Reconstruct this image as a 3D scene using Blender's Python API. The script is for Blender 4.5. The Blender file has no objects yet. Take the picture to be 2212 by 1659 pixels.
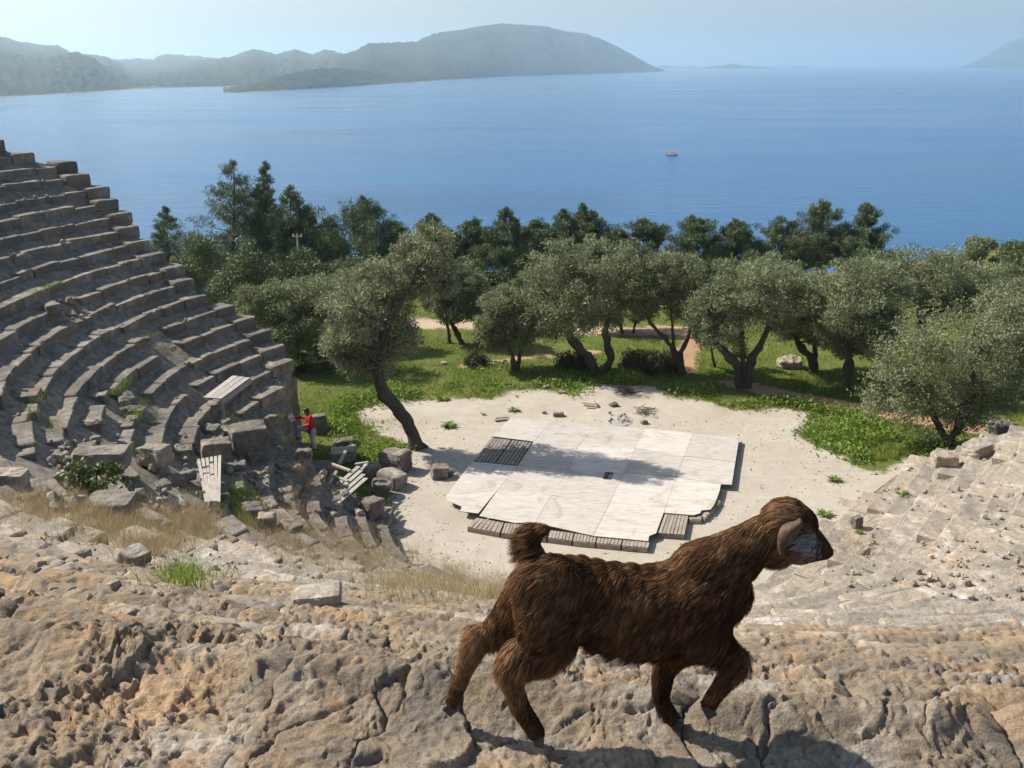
import bpy, bmesh, math, random
import numpy as np
from mathutils import Vector, Matrix
R = math.radians
scene = bpy.context.scene
COL = scene.collection

# ------------------------------------------------------------------ camera, sky, sun, exposure
CAM_H = 13.0
FPX, CX, CY, HORV = 2103.0, 1106.0, 829.5, 137.0
PITCH = math.atan((CY - HORV) / FPX)
cam_d = bpy.data.cameras.new("camera"); cam = bpy.data.objects.new("camera", cam_d); COL.objects.link(cam)
cam.location = (0, 0, CAM_H); cam.rotation_euler = (math.pi/2 - PITCH, 0, 0)
cam_d.sensor_width = 36.0; cam_d.lens = 36.0 * FPX / 2212.0
cam_d.clip_start = 0.05; cam_d.clip_end = 120000.0
scene.camera = cam

SUN_EL = 43.0
SUN_AZ = Vector((-0.94, 0.34))            # horizontal direction towards the sun
world = bpy.data.worlds.new("World"); scene.world = world; world.use_nodes = True
wn = world.node_tree; wn.nodes.clear()
sky = wn.nodes.new("ShaderNodeTexSky"); sky.sky_type = 'NISHITA'; sky.sun_disc = False
sky.sun_elevation = R(SUN_EL); sky.sun_rotation = math.atan2(SUN_AZ.x, SUN_AZ.y)
sky.altitude = 0; sky.air_density = 1.0; sky.dust_density = 1.6; sky.ozone_density = 1.5
bg = wn.nodes.new("ShaderNodeBackground"); bg.inputs[1].default_value = 0.088
wo = wn.nodes.new("ShaderNodeOutputWorld")
wn.links.new(sky.outputs[0], bg.inputs[0]); wn.links.new(bg.outputs[0], wo.inputs[0])

sun_d = bpy.data.lights.new("sun", 'SUN'); sun_d.energy = 5.0; sun_d.angle = R(0.53); sun_d.color = (1.0, 0.94, 0.85)
sun = bpy.data.objects.new("sun", sun_d); COL.objects.link(sun)
sdir = Vector((SUN_AZ.x, SUN_AZ.y, 0)).normalized() * math.cos(R(SUN_EL)) + Vector((0, 0, math.sin(R(SUN_EL))))
sun.rotation_euler = sdir.to_track_quat('Z', 'Y').to_euler(); sun.location = (0, 0, 60)

scene.view_settings.view_transform = 'Standard'; scene.view_settings.look = 'None'
scene.view_settings.exposure = 0.7; scene.view_settings.gamma = 1.0
scene.render.engine = 'CYCLES'
scene.cycles.max_bounces = 6; scene.cycles.diffuse_bounces = 3; scene.cycles.glossy_bounces = 2
scene.cycles.transmission_bounces = 2; scene.cycles.volume_bounces = 3; scene.cycles.transparent_max_bounces = 4
scene.cycles.use_denoising = True
scene.cycles.sample_clamp_indirect = 4.0

# ------------------------------------------------------------------ survey: photo measurements (2212 px wide) to metres
def ray(u, v):
    x = (u - CX)/FPX; y = -(v - CY)/FPX
    c, s = math.cos(PITCH), math.sin(PITCH)
    return np.array([x, c + y*s, -s + y*c])
def on_z(u, v, z=0.0):
    d = ray(u, v); t = (z - CAM_H)/d[2]
    return np.array([0, 0, CAM_H]) + d*t
def on_y(u, v, Y):
    d = ray(u, v)
    return np.array([0, 0, CAM_H]) + d*(Y/d[1])

# ------------------------------------------------------------------ numpy noise
def _hash(ix, iy, iz, seed):
    h = (ix.astype(np.int64)*374761393 + iy.astype(np.int64)*668265263 + iz.astype(np.int64)*2147483647 + seed*1274126177) & 0xFFFFFFFF
    h = ((h ^ (h >> 13))*1274126177) & 0xFFFFFFFF
    h = ((h ^ (h >> 16))*2246822519) & 0xFFFFFFFF
    return ((h ^ (h >> 15)) & 0xFFFFFF)/float(0xFFFFFF)
def vnoise(p, seed=0):
    i = np.floor(p).astype(np.int64); f = p - i
    w = f*f*f*(f*(f*6 - 15) + 10)
    out = 0
    for dx in (0, 1):
        wx = w[:, 0] if dx else 1 - w[:, 0]
        for dy in (0, 1):
            wy = w[:, 1] if dy else 1 - w[:, 1]
            for dz in (0, 1):
                wz = w[:, 2] if dz else 1 - w[:, 2]
                out = out + wx*wy*wz*_hash(i[:, 0] + dx, i[:, 1] + dy, i[:, 2] + dz, seed)
    return out*2 - 1
def fbm(p, octaves=4, gain=0.5, lac=2.03, seed=0):
    a = 1.0; tot = 0; out = 0
    q = np.array(p, float)
    for o in range(octaves):
        out = out + a*vnoise(q + 17.3*o, seed + o); tot += a; a *= gain; q = q*lac
    return out/tot
def pits(p, seed=0, rad=0.42):
    """cellular holes: 1 in the middle of a hole, 0 outside"""
    i = np.floor(p).astype(np.int64); best = np.full(len(p), 9.0)
    for dx in (-1, 0, 1):
        for dy in (-1, 0, 1):
            for dz in (-1, 0, 1):
                c = i + np.array([dx, dy, dz])
                q = np.stack([c[:, k] + _hash(c[:, 0], c[:, 1], c[:, 2], seed + 31 + k) for k in range(3)], 1)
                rr = 0.45 + 0.9*_hash(c[:, 0], c[:, 1], c[:, 2], seed + 77)
                best = np.minimum(best, np.linalg.norm(p - q, axis=1)/rr)
    t = np.clip(1 - best/rad, 0, 1)
    return t*t*(3 - 2*t)
def plates(p, seed=0):
    i = np.floor(p).astype(np.int64); f1 = np.full(len(p), 9.0); f2 = f1.copy(); cid = np.zeros(len(p))
    for dx in (-1, 0, 1):
        for dy in (-1, 0, 1):
            for dz in (-1, 0, 1):
                c = i + np.array([dx, dy, dz])
                q = np.stack([c[:, k] + _hash(c[:, 0], c[:, 1], c[:, 2], seed + 31 + k) for k in range(3)], 1)
                d = np.linalg.norm(p - q, axis=1); r = _hash(c[:, 0], c[:, 1], c[:, 2], seed + 77)
                n = d < f1; f2 = np.where(n, f1, np.minimum(f2, d)); cid = np.where(n, r, cid); f1 = np.where(n, d, f1)
    return cid, f2 - f1
def sstep(a, b, x):
    t = np.clip((x - a)/(b - a), 0, 1); return t*t*(3 - 2*t)

# ------------------------------------------------------------------ object helpers
def tag(o, label=None, cat=None, group=None, kind=None):
    if label: o['label'] = label
    if cat: o['category'] = cat
    if group: o['group'] = group
    if kind: o['kind'] = kind
    return o
def empty(name, loc, label, cat, group=None):
    o = bpy.data.objects.new(name, None); COL.objects.link(o); o.location = loc
    o.empty_display_size = 0.3
    return tag(o, label, cat, group)
def link_mesh(name, me, mat, parent=None):
    o = bpy.data.objects.new(name, me); COL.objects.link(o)
    if mat is not None: me.materials.append(mat)
    if parent is not None:
        o.parent = parent
        o.matrix_parent_inverse = Matrix.Translation(-Vector(parent.location))
    return o
def np_mesh(name, verts, faces, mat, parent=None, smooth=False, attrs=None):
    """faces: (n,k) int array with constant k, or a list of such arrays"""
    me = bpy.data.meshes.new(name)
    fl = faces if isinstance(faces, list) else [faces]
    verts = np.asarray(verts, np.float32)
    me.vertices.add(len(verts)); me.vertices.foreach_set("co", verts.ravel())
    nl = sum(f.size for f in fl); nf = sum(len(f) for f in fl)
    me.loops.add(nl); me.loops.foreach_set("vertex_index", np.concatenate([f.ravel() for f in fl]).astype(np.int32))
    starts = []; off = 0
    for f in fl:
        starts.append(off + np.arange(len(f))*f.shape[1]); off += f.size
    me.polygons.add(nf); me.polygons.foreach_set("loop_start", np.concatenate(starts).astype(np.int32))
    me.polygons.foreach_set("use_smooth", np.full(nf, smooth))
    if attrs:
        for k, a in attrs.items():
            at = me.attributes.new(k, 'FLOAT', 'POINT'); at.data.foreach_set("value", np.asarray(a, np.float32))
    me.update(calc_edges=True); me.validate()
    return link_mesh(name, me, mat, parent)
def grid_faces(m, n, off=0):
    a = np.arange(m*n).reshape(m, n) + off
    return np.stack([a[:-1, :-1].ravel(), a[1:, :-1].ravel(), a[1:, 1:].ravel(), a[:-1, 1:].ravel()], 1)
class Acc:
    def __init__(s): s.v = []; s.f = []; s.n = 0; s.a = []
    def add(s, v, f, a=None):
        s.v.append(np.asarray(v, float)); s.f.append(np.asarray(f) + s.n); s.n += len(v)
        s.a.append(np.zeros(len(v)) if a is None else np.broadcast_to(np.asarray(a, float), (len(v),)))
    def build(s, name, mat, parent=None, smooth=False, attr=None):
        ks = sorted(set(f.shape[1] for f in s.f))
        fl = [np.concatenate([f for f in s.f if f.shape[1] == k]) for k in ks]
        return np_mesh(name, np.concatenate(s.v), fl, mat, parent, smooth, {attr: np.concatenate(s.a)} if attr else None)
def tube(path, radii, seg=8, cap=True, rough=0.0, seed=0):
    path = np.asarray(path, float); n = len(path)
    t = np.gradient(path, axis=0); t /= np.linalg.norm(t, axis=1)[:, None] + 1e-9
    up = np.array([0.13, 0.95, 0.27]); V = []
    a = np.linspace(0, 2*np.pi, seg, endpoint=False)
    for k in range(n):
        x = np.cross(up, t[k]); x /= np.linalg.norm(x) + 1e-9; y = np.cross(t[k], x)
        V.append(path[k] + radii[k]*(np.cos(a)[:, None]*x + np.sin(a)[:, None]*y))
    V = np.concatenate(V)
    if rough: V = V + rough*np.repeat(np.asarray(radii), seg)[:, None]*np.stack([vnoise(V*6/ max(radii[0], .05)*.15 + 9*k, seed + k) for k in range(3)], 1)
    F = []
    for k in range(n - 1):
        for j in range(seg):
            F.append((k*seg + j, k*seg + (j + 1) % seg, (k + 1)*seg + (j + 1) % seg, (k + 1)*seg + j))
    V = np.concatenate([V, path[:1], path[-1:]])
    if cap:
        for j in range(seg):
            F.append((n*seg, (j + 1) % seg, j, j)); F.append((n*seg + 1, (n - 1)*seg + j, (n - 1)*seg + (j + 1) % seg, (n - 1)*seg + (j + 1) % seg))
    F = [f for f in F]
    return V, F
def add_tube(acc, path, radii, seg=8, rough=0.0, seed=0, a=None):
    V, F = tube(path, radii, seg, True, rough, seed)
    q = np.array([f for f in F if f[2] != f[3]]); t = np.array([f[:3] for f in F if f[2] == f[3]])
    n0 = acc.n
    acc.add(V, q, a)
    acc.f.append(t + n0)
def smooth_path(pts, n):
    pts = np.asarray(pts, float); m = len(pts)
    if m == 2:
        t = np.linspace(0, 1, n)[:, None]; return pts[0]*(1 - t) + pts[1]*t
    P = np.concatenate([[2*pts[0] - pts[1]], pts, [2*pts[-1] - pts[-2]]])
    out = []
    for s in np.linspace(0, m - 1 - 1e-6, n):
        k = int(s); t = s - k; a, b, c, d = P[k], P[k+1], P[k+2], P[k+3]
        out.append(0.5*((2*b) + (-a + c)*t + (2*a - 5*b + 4*c - d)*t*t + (-a + 3*b - 3*c + d)*t**3))
    return np.array(out)
BOXF = np.array([(0, 3, 2, 1), (4, 5, 6, 7), (0, 1, 5, 4), (1, 2, 6, 5), (2, 3, 7, 6), (3, 0, 4, 7)])
def box_v(c, half, M=None):
    s = np.array([(-1, -1, -1), (1, -1, -1), (1, 1, -1), (-1, 1, -1), (-1, -1, 1), (1, -1, 1), (1, 1, 1), (-1, 1, 1)], float)*np.asarray(half)
    if M is not None: s = s @ np.asarray(M).T
    return s + np.asarray(c)
def rotm(rx=0, ry=0, rz=0):
    from mathutils import Euler
    return np.array(Euler((rx, ry, rz)).to_matrix())
def beam(acc, p, q, w, h, up=(0, 0, 1), a=None):
    """a plank from p to q, w wide and h thick along up"""
    p = np.asarray(p, float); q = np.asarray(q, float); d = q - p; L = np.linalg.norm(d); d = d/L
    s = np.cross(d, np.asarray(up, float)); s /= np.linalg.norm(s); n = np.cross(s, d)
    acc.add(box_v((p + q)/2, (L/2, w/2, h/2), np.stack([d, s, n], 1)), BOXF, a)

def ico(sub=2):
    bm = bmesh.new(); bmesh.ops.create_icosphere(bm, subdivisions=sub, radius=1.0)
    V = np.array([v.co[:] for v in bm.verts]); F = np.array([[l.index for l in f.verts] for f in bm.faces]); bm.free(); return V, F

# ------------------------------------------------------------------ materials
def new_mat(name):
    m = bpy.data.materials.new(name); m.use_nodes = True
    nt = m.node_tree; b = nt.nodes["Principled BSDF"]
    return m, nt, b
def N(nt, typ, **kw):
    n = nt.nodes.new(typ)
    for k, v in kw.items(): setattr(n, k, v)
    return n
def noise_node(nt, scale, detail=6, rough=0.6, vec=None, dist=0.0):
    n = N(nt, "ShaderNodeTexNoise"); n.inputs["Scale"].default_value = scale; n.inputs["Detail"].default_value = detail
    n.inputs["Roughness"].default_value = rough; n.inputs["Distortion"].default_value = dist
    if vec is not None: nt.links.new(vec, n.inputs["Vector"])
    return n.outputs["Fac"]
def ramp(nt, fac, stops, interp='LINEAR'):
    r = N(nt, "ShaderNodeValToRGB"); r.color_ramp.interpolation = interp
    e = r.color_ramp.elements
    while len(e) < len(stops): e.new(0.5)
    for k, (p, c) in enumerate(stops):
        e[k].position = p; e[k].color = (*c, 1) if len(c) == 3 else c
    nt.links.new(fac, r.inputs[0]); return r.outputs[0]
def mixc(nt, fac, a, b, blend='MIX'):
    m = N(nt, "ShaderNodeMix", data_type='RGBA', blend_type=blend)
    for sock, val in ((m.inputs[0], fac), (m.inputs[6], a), (m.inputs[7], b)):
        if isinstance(val, (int, float)): sock.default_value = val
        elif isinstance(val, tuple): sock.default_value = (*val, 1) if len(val) == 3 else val
        else: nt.links.new(val, sock)
    return m.outputs[2]
def math_n(nt, op, a, b=None, c=None, clamp=False):
    m = N(nt, "ShaderNodeMath", operation=op); m.use_clamp = clamp
    for k, val in enumerate((a, b, c)):
        if val is None: continue
        if isinstance(val, (int, float)): m.inputs[k].default_value = val
        else: nt.links.new(val, m.inputs[k])
    return m.outputs[0]
def mapr(nt, v, a, b, c=0.0, d=1.0):
    m = N(nt, "ShaderNodeMapRange"); nt.links.new(v, m.inputs[0])
    for k, val in zip((1, 2, 3, 4), (a, b, c, d)): m.inputs[k].default_value = val
    return m.outputs[0]
def wpos(nt): return N(nt, "ShaderNodeNewGeometry").outputs["Position"]
def attr(nt, name): 
    n = N(nt, "ShaderNodeAttribute"); n.attribute_name = name; return n.outputs["Fac"]
def bump(nt, b, h, strength, dist=0.02):
    n = N(nt, "ShaderNodeBump"); n.inputs["Strength"].default_value = strength; n.inputs["Distance"].default_value = dist
    nt.links.new(h, n.inputs["Height"]); nt.links.new(n.outputs[0], b.inputs["Normal"])
    return n
def scale_vec(nt, vec, s):
    m = N(nt, "ShaderNodeMapping"); m.inputs["Scale"].default_value = s; nt.links.new(vec, m.inputs["Vector"]); return m.outputs[0]

def stone_mat(name, tan, grey, white, orange, fine=40, bstr=0.7, bdist=0.02, tan_amt=0.5, white_amt=0.35):
    m, nt, b = new_mat(name); P = wpos(nt)
    n1 = noise_node(nt, 0.9, 5, .6, P); n2 = noise_node(nt, 4.0, 6, .65, P); n3 = noise_node(nt, fine, 5, .7, P); n4 = noise_node(nt, 1.7, 8, .7, P)
    c = mixc(nt, mapr(nt, n2, .5 - tan_amt*.3, .5 + .25), grey, tan)
    c = mixc(nt, mapr(nt, n4, .62 - white_amt*.2, .72), c, white)
    c = mixc(nt, mapr(nt, noise_node(nt, 2.6, 7, .7, scale_vec(nt, P, (1, 1, 1.3))), .52, .68, 0, .65), c, orange)
    c = mixc(nt, 1.0, c, ramp(nt, n3, [(.25, (.62, .61, .6)), (.7, (1.18, 1.17, 1.15))]), 'MULTIPLY')
    tint = attr(nt, "tint")
    c = mixc(nt, 1.0, c, ramp(nt, tint, [(0, (.78, .79, .80)), (1, (1.12, 1.09, 1.05))]), 'MULTIPLY')
    nt.links.new(c, b.inputs["Base Color"]); b.inputs["Roughness"].default_value = .92
    b.inputs["Specular IOR Level"].default_value = .15
    h = math_n(nt, 'ADD', math_n(nt, 'MULTIPLY', n3, .5), n2)
    bump(nt, b, h, bstr, bdist)
    return m
M = {}
M['stone'] = stone_mat("weathered_limestone", (.245, .20, .15), (.168, .160, .149), (.40, .372, .335), (.30, .21, .13), 26, .8, .05, .4, .65)
M['stone_near'] = stone_mat("pitted_limestone", (.37, .268, .165), (.205, .180, .150), (.50, .455, .39), (.46, .285, .145), 95, 1.0, .018, .45, .6)
M['stone_pale'] = stone_mat("pale_limestone", (.37, .305, .225), (.26, .24, .21), (.56, .53, .48), (.42, .30, .19), 26, .8, .045, .5, .6)

def ground_mat():
    m, nt, b = new_mat("earth_grass_sand"); P = wpos(nt)
    n1 = noise_node(nt, .35, 6, .6, P); n2 = noise_node(nt, 2.2, 6, .7, P); n3 = noise_node(nt, 14, 5, .7, P); n4 = noise_node(nt, 60, 3, .7, P)
    grass = mixc(nt, mapr(nt, n1, .35, .65), (.09, .125, .024), (.15, .155, .045))
    grass = mixc(nt, mapr(nt, n2, .55, .75), grass, (.17, .13, .065))
    grass = mixc(nt, 1.0, grass, ramp(nt, n3, [(.3, (.6, .6, .6)), (.7, (1.2, 1.2, 1.15))]), 'MULTIPLY')
    sand = mixc(nt, mapr(nt, n2, .4, .7), (.42, .37, .30), (.48, .43, .36))
    sand = mixc(nt, mapr(nt, n1, .45, .7, 0, .6), sand, (.34, .29, .23))
    sand = mixc(nt, 1.0, sand, ramp(nt, n4, [(.3, (.8, .8, .78)), (.65, (1.08, 1.08, 1.07))]), 'MULTIPLY')
    path = mixc(nt, mapr(nt, n2, .35, .65), (.34, .19, .105), (.40, .26, .165))
    road = mixc(nt, mapr(nt, n2, .35, .65), (.46, .36, .27), (.38, .27, .19))
    edge = math_n(nt, 'MULTIPLY_ADD', n2, 2.2, -1.1)
    edge2 = math_n(nt, 'MULTIPLY_ADD', n3, 1.0, -.5)
    e = math_n(nt, 'ADD', edge, edge2)
    def mask(name, w): return mapr(nt, math_n(nt, 'ADD', attr(nt, name), math_n(nt, 'MULTIPLY', e, w)), -.12, .12)
    c = mixc(nt, mask('road', .9), grass, road)
    c = mixc(nt, mask('path', .5), c, path)
    c = mixc(nt, mask('sand', .55), c, sand)
    nt.links.new(c, b.inputs["Base Color"]); b.inputs["Roughness"].default_value = .95; b.inputs["Specular IOR Level"].default_value = .1
    bump(nt, b, math_n(nt, 'ADD', n3, math_n(nt, 'MULTIPLY', n4, .4)), .6, .05)
    return m
M['ground'] = ground_mat()

def leaf_mat(name, dark, light, trans=.25, rough=.55, spec=.35):
    m, nt, b = new_mat(name)
    t = attr(nt, "tint")
    c = ramp(nt, t, [(0, dark), (1, light)])
    nt.links.new(c, b.inputs["Base Color"]); b.inputs["Roughness"].default_value = rough; b.inputs["Specular IOR Level"].default_value = spec
    tr = N(nt, "ShaderNodeBsdfTranslucent"); nt.links.new(c, tr.inputs[0])
    mx = N(nt, "ShaderNodeMixShader"); mx.inputs[0].default_value = trans
    nt.links.new(b.outputs[0], mx.inputs[1]); nt.links.new(tr.outputs[0], mx.inputs[2])
    nt.links.new(mx.outputs[0], nt.nodes["Material Output"].inputs[0])
    return m
M['olive'] = leaf_mat("olive_leaves", (.10, .118, .05), (.32, .345, .19), .25, .6, .2)
M['olive_green'] = leaf_mat("young_olive_leaves", (.12, .135, .06), (.38, .39, .23), .25, .6, .2)
M['pine'] = leaf_mat("pine_needles", (.045, .07, .028), (.145, .185, .075), .12, .6, .3)
M['broadleaf'] = leaf_mat("dark_carob_leaves", (.045, .07, .022), (.155, .19, .065), .18, .5, .4)
M['shrub'] = leaf_mat("scrub_leaves", (.03, .04, .014), (.12, .115, .05), .15, .6, .3)
M['grass'] = leaf_mat("green_grass_blades", (.09, .14, .015), (.27, .34, .055), .35, .6, .25)
M['weed'] = leaf_mat("lush_weed_leaves", (.07, .125, .014), (.22, .31, .05), .35, .6, .25)
M['straw'] = leaf_mat("dry_straw", (.26, .195, .10), (.54, .43, .25), .3, .7, .2)

def bark_mat(name, a, c2):
    m, nt, b = new_mat(name); P = wpos(nt)
    v = scale_vec(nt, P, (9, 9, 2.2)); n = noise_node(nt, 2.2, 6, .7, v)
    nt.links.new(ramp(nt, n, [(.3, a), (.7, c2)]), b.inputs["Base Color"]); b.inputs["Roughness"].default_value = .95
    bump(nt, b, n, .9, .05); return m
M['bark'] = bark_mat("olive_bark", (.035, .028, .021), (.12, .10, .08))
M['pinebark'] = bark_mat("pine_bark", (.04, .028, .02), (.13, .09, .065))

def wood_mat(name, a, c2, sc=(3, 3, 3), rough=.85):
    m, nt, b = new_mat(name); P = wpos(nt)
    n = noise_node(nt, 3.0, 7, .65, scale_vec(nt, P, sc)); n2 = noise_node(nt, 26, 4, .7, P); n3 = noise_node(nt, .8, 6, .7, P, 1.0)
    c = ramp(nt, n, [(.3, a), (.72, c2)])
    c = mixc(nt, mapr(nt, n2, .55, .8, 0, .35), c, tuple(x*.55 for x in a))
    c = mixc(nt, mapr(nt, n3, .53, .70, 0, .7), c, tuple(x*.8*y for x, y in zip(a, (1, .86, .7))))
    t = attr(nt, "tint")
    c = mixc(nt, 1.0, c, ramp(nt, t, [(0, (.87, .865, .86)), (1, (1.10, 1.10, 1.10))]), 'MULTIPLY')
    nt.links.new(c, b.inputs["Base Color"]); b.inputs["Roughness"].default_value = rough; b.inputs["Specular IOR Level"].default_value = .25
    bump(nt, b, n, .25, .01); return m
M['plywood'] = wood_mat("bleached_plywood", (.37, .335, .29), (.545, .51, .46), (1, 4, 1))
M['pallet'] = wood_mat("grey_pallet_wood", (.20, .165, .13), (.40, .34, .28), (2, 9, 2))
M['plank'] = wood_mat("sunbleached_planks", (.27, .24, .20), (.44, .405, .36), (6, 2, 2))
M['darkwood'] = wood_mat("dark_shaded_wood", (.15, .13, .11), (.30, .265, .225), (2, 6, 2))  # dark timber tone; under the stage it paints shade into the pallets

def plain(name, c, rough=.8, spec=.3, var=.15, sc=8):
    m, nt, b = new_mat(name)
    n = noise_node(nt, sc, 5, .65, wpos(nt))
    nt.links.new(ramp(nt, n, [(.3, tuple(x*(1 - var) for x in c)), (.7, tuple(x*(1 + var) for x in c))]), b.inputs["Base Color"])
    b.inputs["Roughness"].default_value = rough; b.inputs["Specular IOR Level"].default_value = spec
    bump(nt, b, n, .2, .01)
    return m
M['earth'] = plain("dry_earth", (.22, .19, .15), .95, .1, .45, 5)

# sea
def sea_mat():
    m, nt, b = new_mat("sea_water"); P = wpos(nt)
    streak = noise_node(nt, .012, 6, .6, scale_vec(nt, P, (.35, 1.6, 1)), .6)
    mid = noise_node(nt, .12, 5, .65, scale_vec(nt, P, (.7, 1.6, 1)))
    fine = noise_node(nt, .55, 5, .65, scale_vec(nt, P, (.7, 1.4, 1)))
    c = ramp(nt, streak, [(.32, (.008, .075, .19)), (.7, (.018, .105, .235))])
    nt.links.new(c, b.inputs["Base Color"])
    b.inputs["IOR"].default_value = 1.333
    nt.links.new(mapr(nt, streak, .35, .65, .10, .24), b.inputs["Roughness"])
    h = math_n(nt, 'ADD', math_n(nt, 'MULTIPLY', mid, 2.2), fine)
    bump(nt, b, h, .30, 1.0)
    return m
M['sea'] = sea_mat()
def hill_mat():
    m, nt, b = new_mat("maquis_hillside"); P = wpos(nt)
    n1 = noise_node(nt, .006, 8, .7, P); n2 = noise_node(nt, .05, 6, .75, P); n3 = noise_node(nt, .2, 3, .7, P)
    c = mixc(nt, mapr(nt, n1, .4, .62), (.034, .05, .036), (.062, .075, .05))
    c = mixc(nt, mapr(nt, n2, .58, .76), c, (.13, .125, .105))
    c = mixc(nt, 1.0, c, ramp(nt, n3, [(.3, (.6, .6, .6)), (.7, (1.3, 1.3, 1.25))]), 'MULTIPLY')
    z = N(nt, "ShaderNodeSeparateXYZ"); nt.links.new(P, z.inputs[0])
    k = mapr(nt, math_n(nt, 'ADD', z.outputs[2], math_n(nt, 'MULTIPLY', n2, 4.0)), -22.6, -21.8, 1, 0)
    c = mixc(nt, k, c, (.24, .20, .165))
    nt.links.new(c, b.inputs["Base Color"]); b.inputs["Roughness"].default_value = .95; b.inputs["Specular IOR Level"].default_value = .1
    bump(nt, b, n2, .8, 12.0)
    return m
M['hill'] = hill_mat()

# ------------------------------------------------------------------ sea, hills
SEA_Z = -25.0
def build_sea():
    ang = np.linspace(0, 2*np.pi, 97)[:-1]; rr = np.array([2, 60, 200, 600, 2000, 6000, 16000, 40000.])
    V = np.concatenate([np.stack([r*np.cos(ang), r*np.sin(ang) + 150, np.full(96, SEA_Z)], 1) for r in rr])
    F = []
    for k in range(len(rr) - 1):
        for j in range(96): F.append((k*96 + j, k*96 + (j + 1) % 96, (k + 1)*96 + (j + 1) % 96, (k + 1)*96 + j)[::-1])
    V = np.concatenate([V, [[0, 150, SEA_Z]]]); T = np.array([(96*len(rr), (j + 1) % 96, j) for j in range(96)])[:, ::-1]
    o = np_mesh("sea", V, [np.array(F), T], M['sea']); o['kind'] = 'structure'
build_sea()

def hill(name, crest, shore, depth, seed, mat='hill', rough=1.0, nt=36, step=5.0, tree=1.0):
    cu, cv = np.array(crest, float).T; su, sv = np.array(shore, float).T
    U = np.arange(cu[0], cu[-1] + .1, step); A = []; 
    T = np.concatenate([np.linspace(-.06, 1, nt), np.linspace(1.15, 2.2, 8)])
    rows = []
    for u in U:
        v_s = np.interp(u, su, sv); v_c = np.interp(u, cu, cv)
        ps = on_z(u, v_s, SEA_Z); ds = math.hypot(ps[0], ps[1]); az = ps[:2]/ds
        dep = depth if not callable(depth) else depth(u)
        dc = ds + dep
        dr = ray(u, v_c); zc = CAM_H + dr[2]/math.hypot(dr[0], dr[1])*dc
        rows.append((az, ds, dc, zc))
    V = []
    for az, ds, dc, zc in rows:
        d = ds + (dc - ds)*T
        prof = np.where(T <= 1, np.clip(T, -.06, 1)**.85 if False else np.sign(T)*np.abs(T)**.8, np.clip(1 - ((T - 1)/1.15)**1.5, -.1, 1))
        hgt = max(zc - SEA_Z, 1.0)
        z = SEA_Z + hgt*prof
        V.append(np.stack([az[0]*d, az[1]*d, z], 1))
    V = np.array(V); m, n, _ = V.shape; P = V.reshape(-1, 3)
    H = np.repeat([max(r[3] - SEA_Z, 1) for r in rows], n)
    sc = 1/ (0.9*np.median([r[2] - r[1] for r in rows]) + 1)
    t = np.tile(T, m)
    w = np.clip(np.minimum(t*3, (1.0 - t)*5), 0, 1); w = np.where(t > 1, .6, w)
    nz = fbm(np.stack([P[:, 0]*sc*3, P[:, 1]*sc*1.2, P[:, 2]*0], 1), 6, .55, seed=seed)
    rid = 1 - 2*np.abs(fbm(np.stack([P[:, 0]*sc*4, P[:, 1]*sc*1.0, P[:, 2]*0 + 3], 1), 4, .5, seed=seed + 9))
    P[:, 2] += rough*H*w*(.16*nz + .10*(rid - .5))
    P[:, 2] += tree*np.where((t > .04), 1, 0)*2.2*vnoise(P*np.array([.09, .09, 0]) + seed, seed + 3)
    o = np_mesh(name, P, grid_faces(m, n), M[mat], smooth=True); o['kind'] = 'structure'
    return o
hill("island_hills", [(560, 183), (620, 168), (700, 146), (735, 120), (770, 110), (800, 93), (850, 92), (900, 90), (940, 72), (1000, 64), (1050, 54), (1085, 51), (1130, 53), (1180, 57), (1220, 68), (1260, 72), (1300, 85), (1350, 110), (1400, 138), (1438, 154)],
     [(560, 196), (700, 188.5), (800, 182), (950, 173), (1100, 165), (1250, 160), (1438, 155.2)], lambda u: 800 + 600*math.sin(max(0, min(1, (u - 560)/878))*math.pi), 3)
hill("headland_spur", [(483, 200.5), (530, 186), (580, 171), (620, 161), (680, 149), (720, 146), (760, 150), (820, 158), (900, 168), (960, 172)],
     [(483, 202), (600, 196.5), (700, 190), (800, 184), (960, 174)], 190, 11)
hill("bay_hills", [(150, 160), (200, 150), (250, 148), (300, 150), (330, 149), (380, 143), (430, 131), (480, 126), (510, 121), (530, 113), (557, 106), (600, 117), (640, 107), (680, 117), (705, 106), (740, 114), (780, 124), (850, 140), (900, 150)],
     [(150, 200), (280, 193), (500, 187), (600, 184), (900, 178)], 2300, 21, rough=.8, tree=2)
hill("coast_mountain", [(-160, 40), (-60, 62), (0, 73), (50, 88), (100, 97), (140, 98), (165, 114), (200, 117), (240, 123), (270, 138), (310, 165), (330, 188)],
     [(-160, 224), (0, 210), (100, 204), (200, 198), (330, 191.5)], 2600, 31, rough=.8, tree=2)
hill("coast_foothill", [(-160, 150), (0, 160), (90, 135), (120, 122), (170, 114), (205, 122), (240, 148), (275, 175), (310, 190)],
     [(-160, 224), (0, 211), (100, 205), (200, 198.5), (310, 192.5)], 900, 41, rough=.8, tree=2)
hill("far_range", [(230, 128), (270, 129), (300, 126), (335, 129), (348, 120), (365, 117), (420, 121), (470, 126), (520, 130), (600, 133)],
     [(230, 165), (600, 165)], 2200, 51, rough=.5, tree=3)
hill("cape", [(2074, 145.6), (2095, 137), (2112, 128), (2130, 119), (2148, 106), (2165, 92), (2190, 85), (2212, 82), (2260, 78), (2320, 90), (2420, 120)],
     [(2074, 147.6), (2420, 150)], 1800, 61, rough=.7, tree=3)
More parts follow.
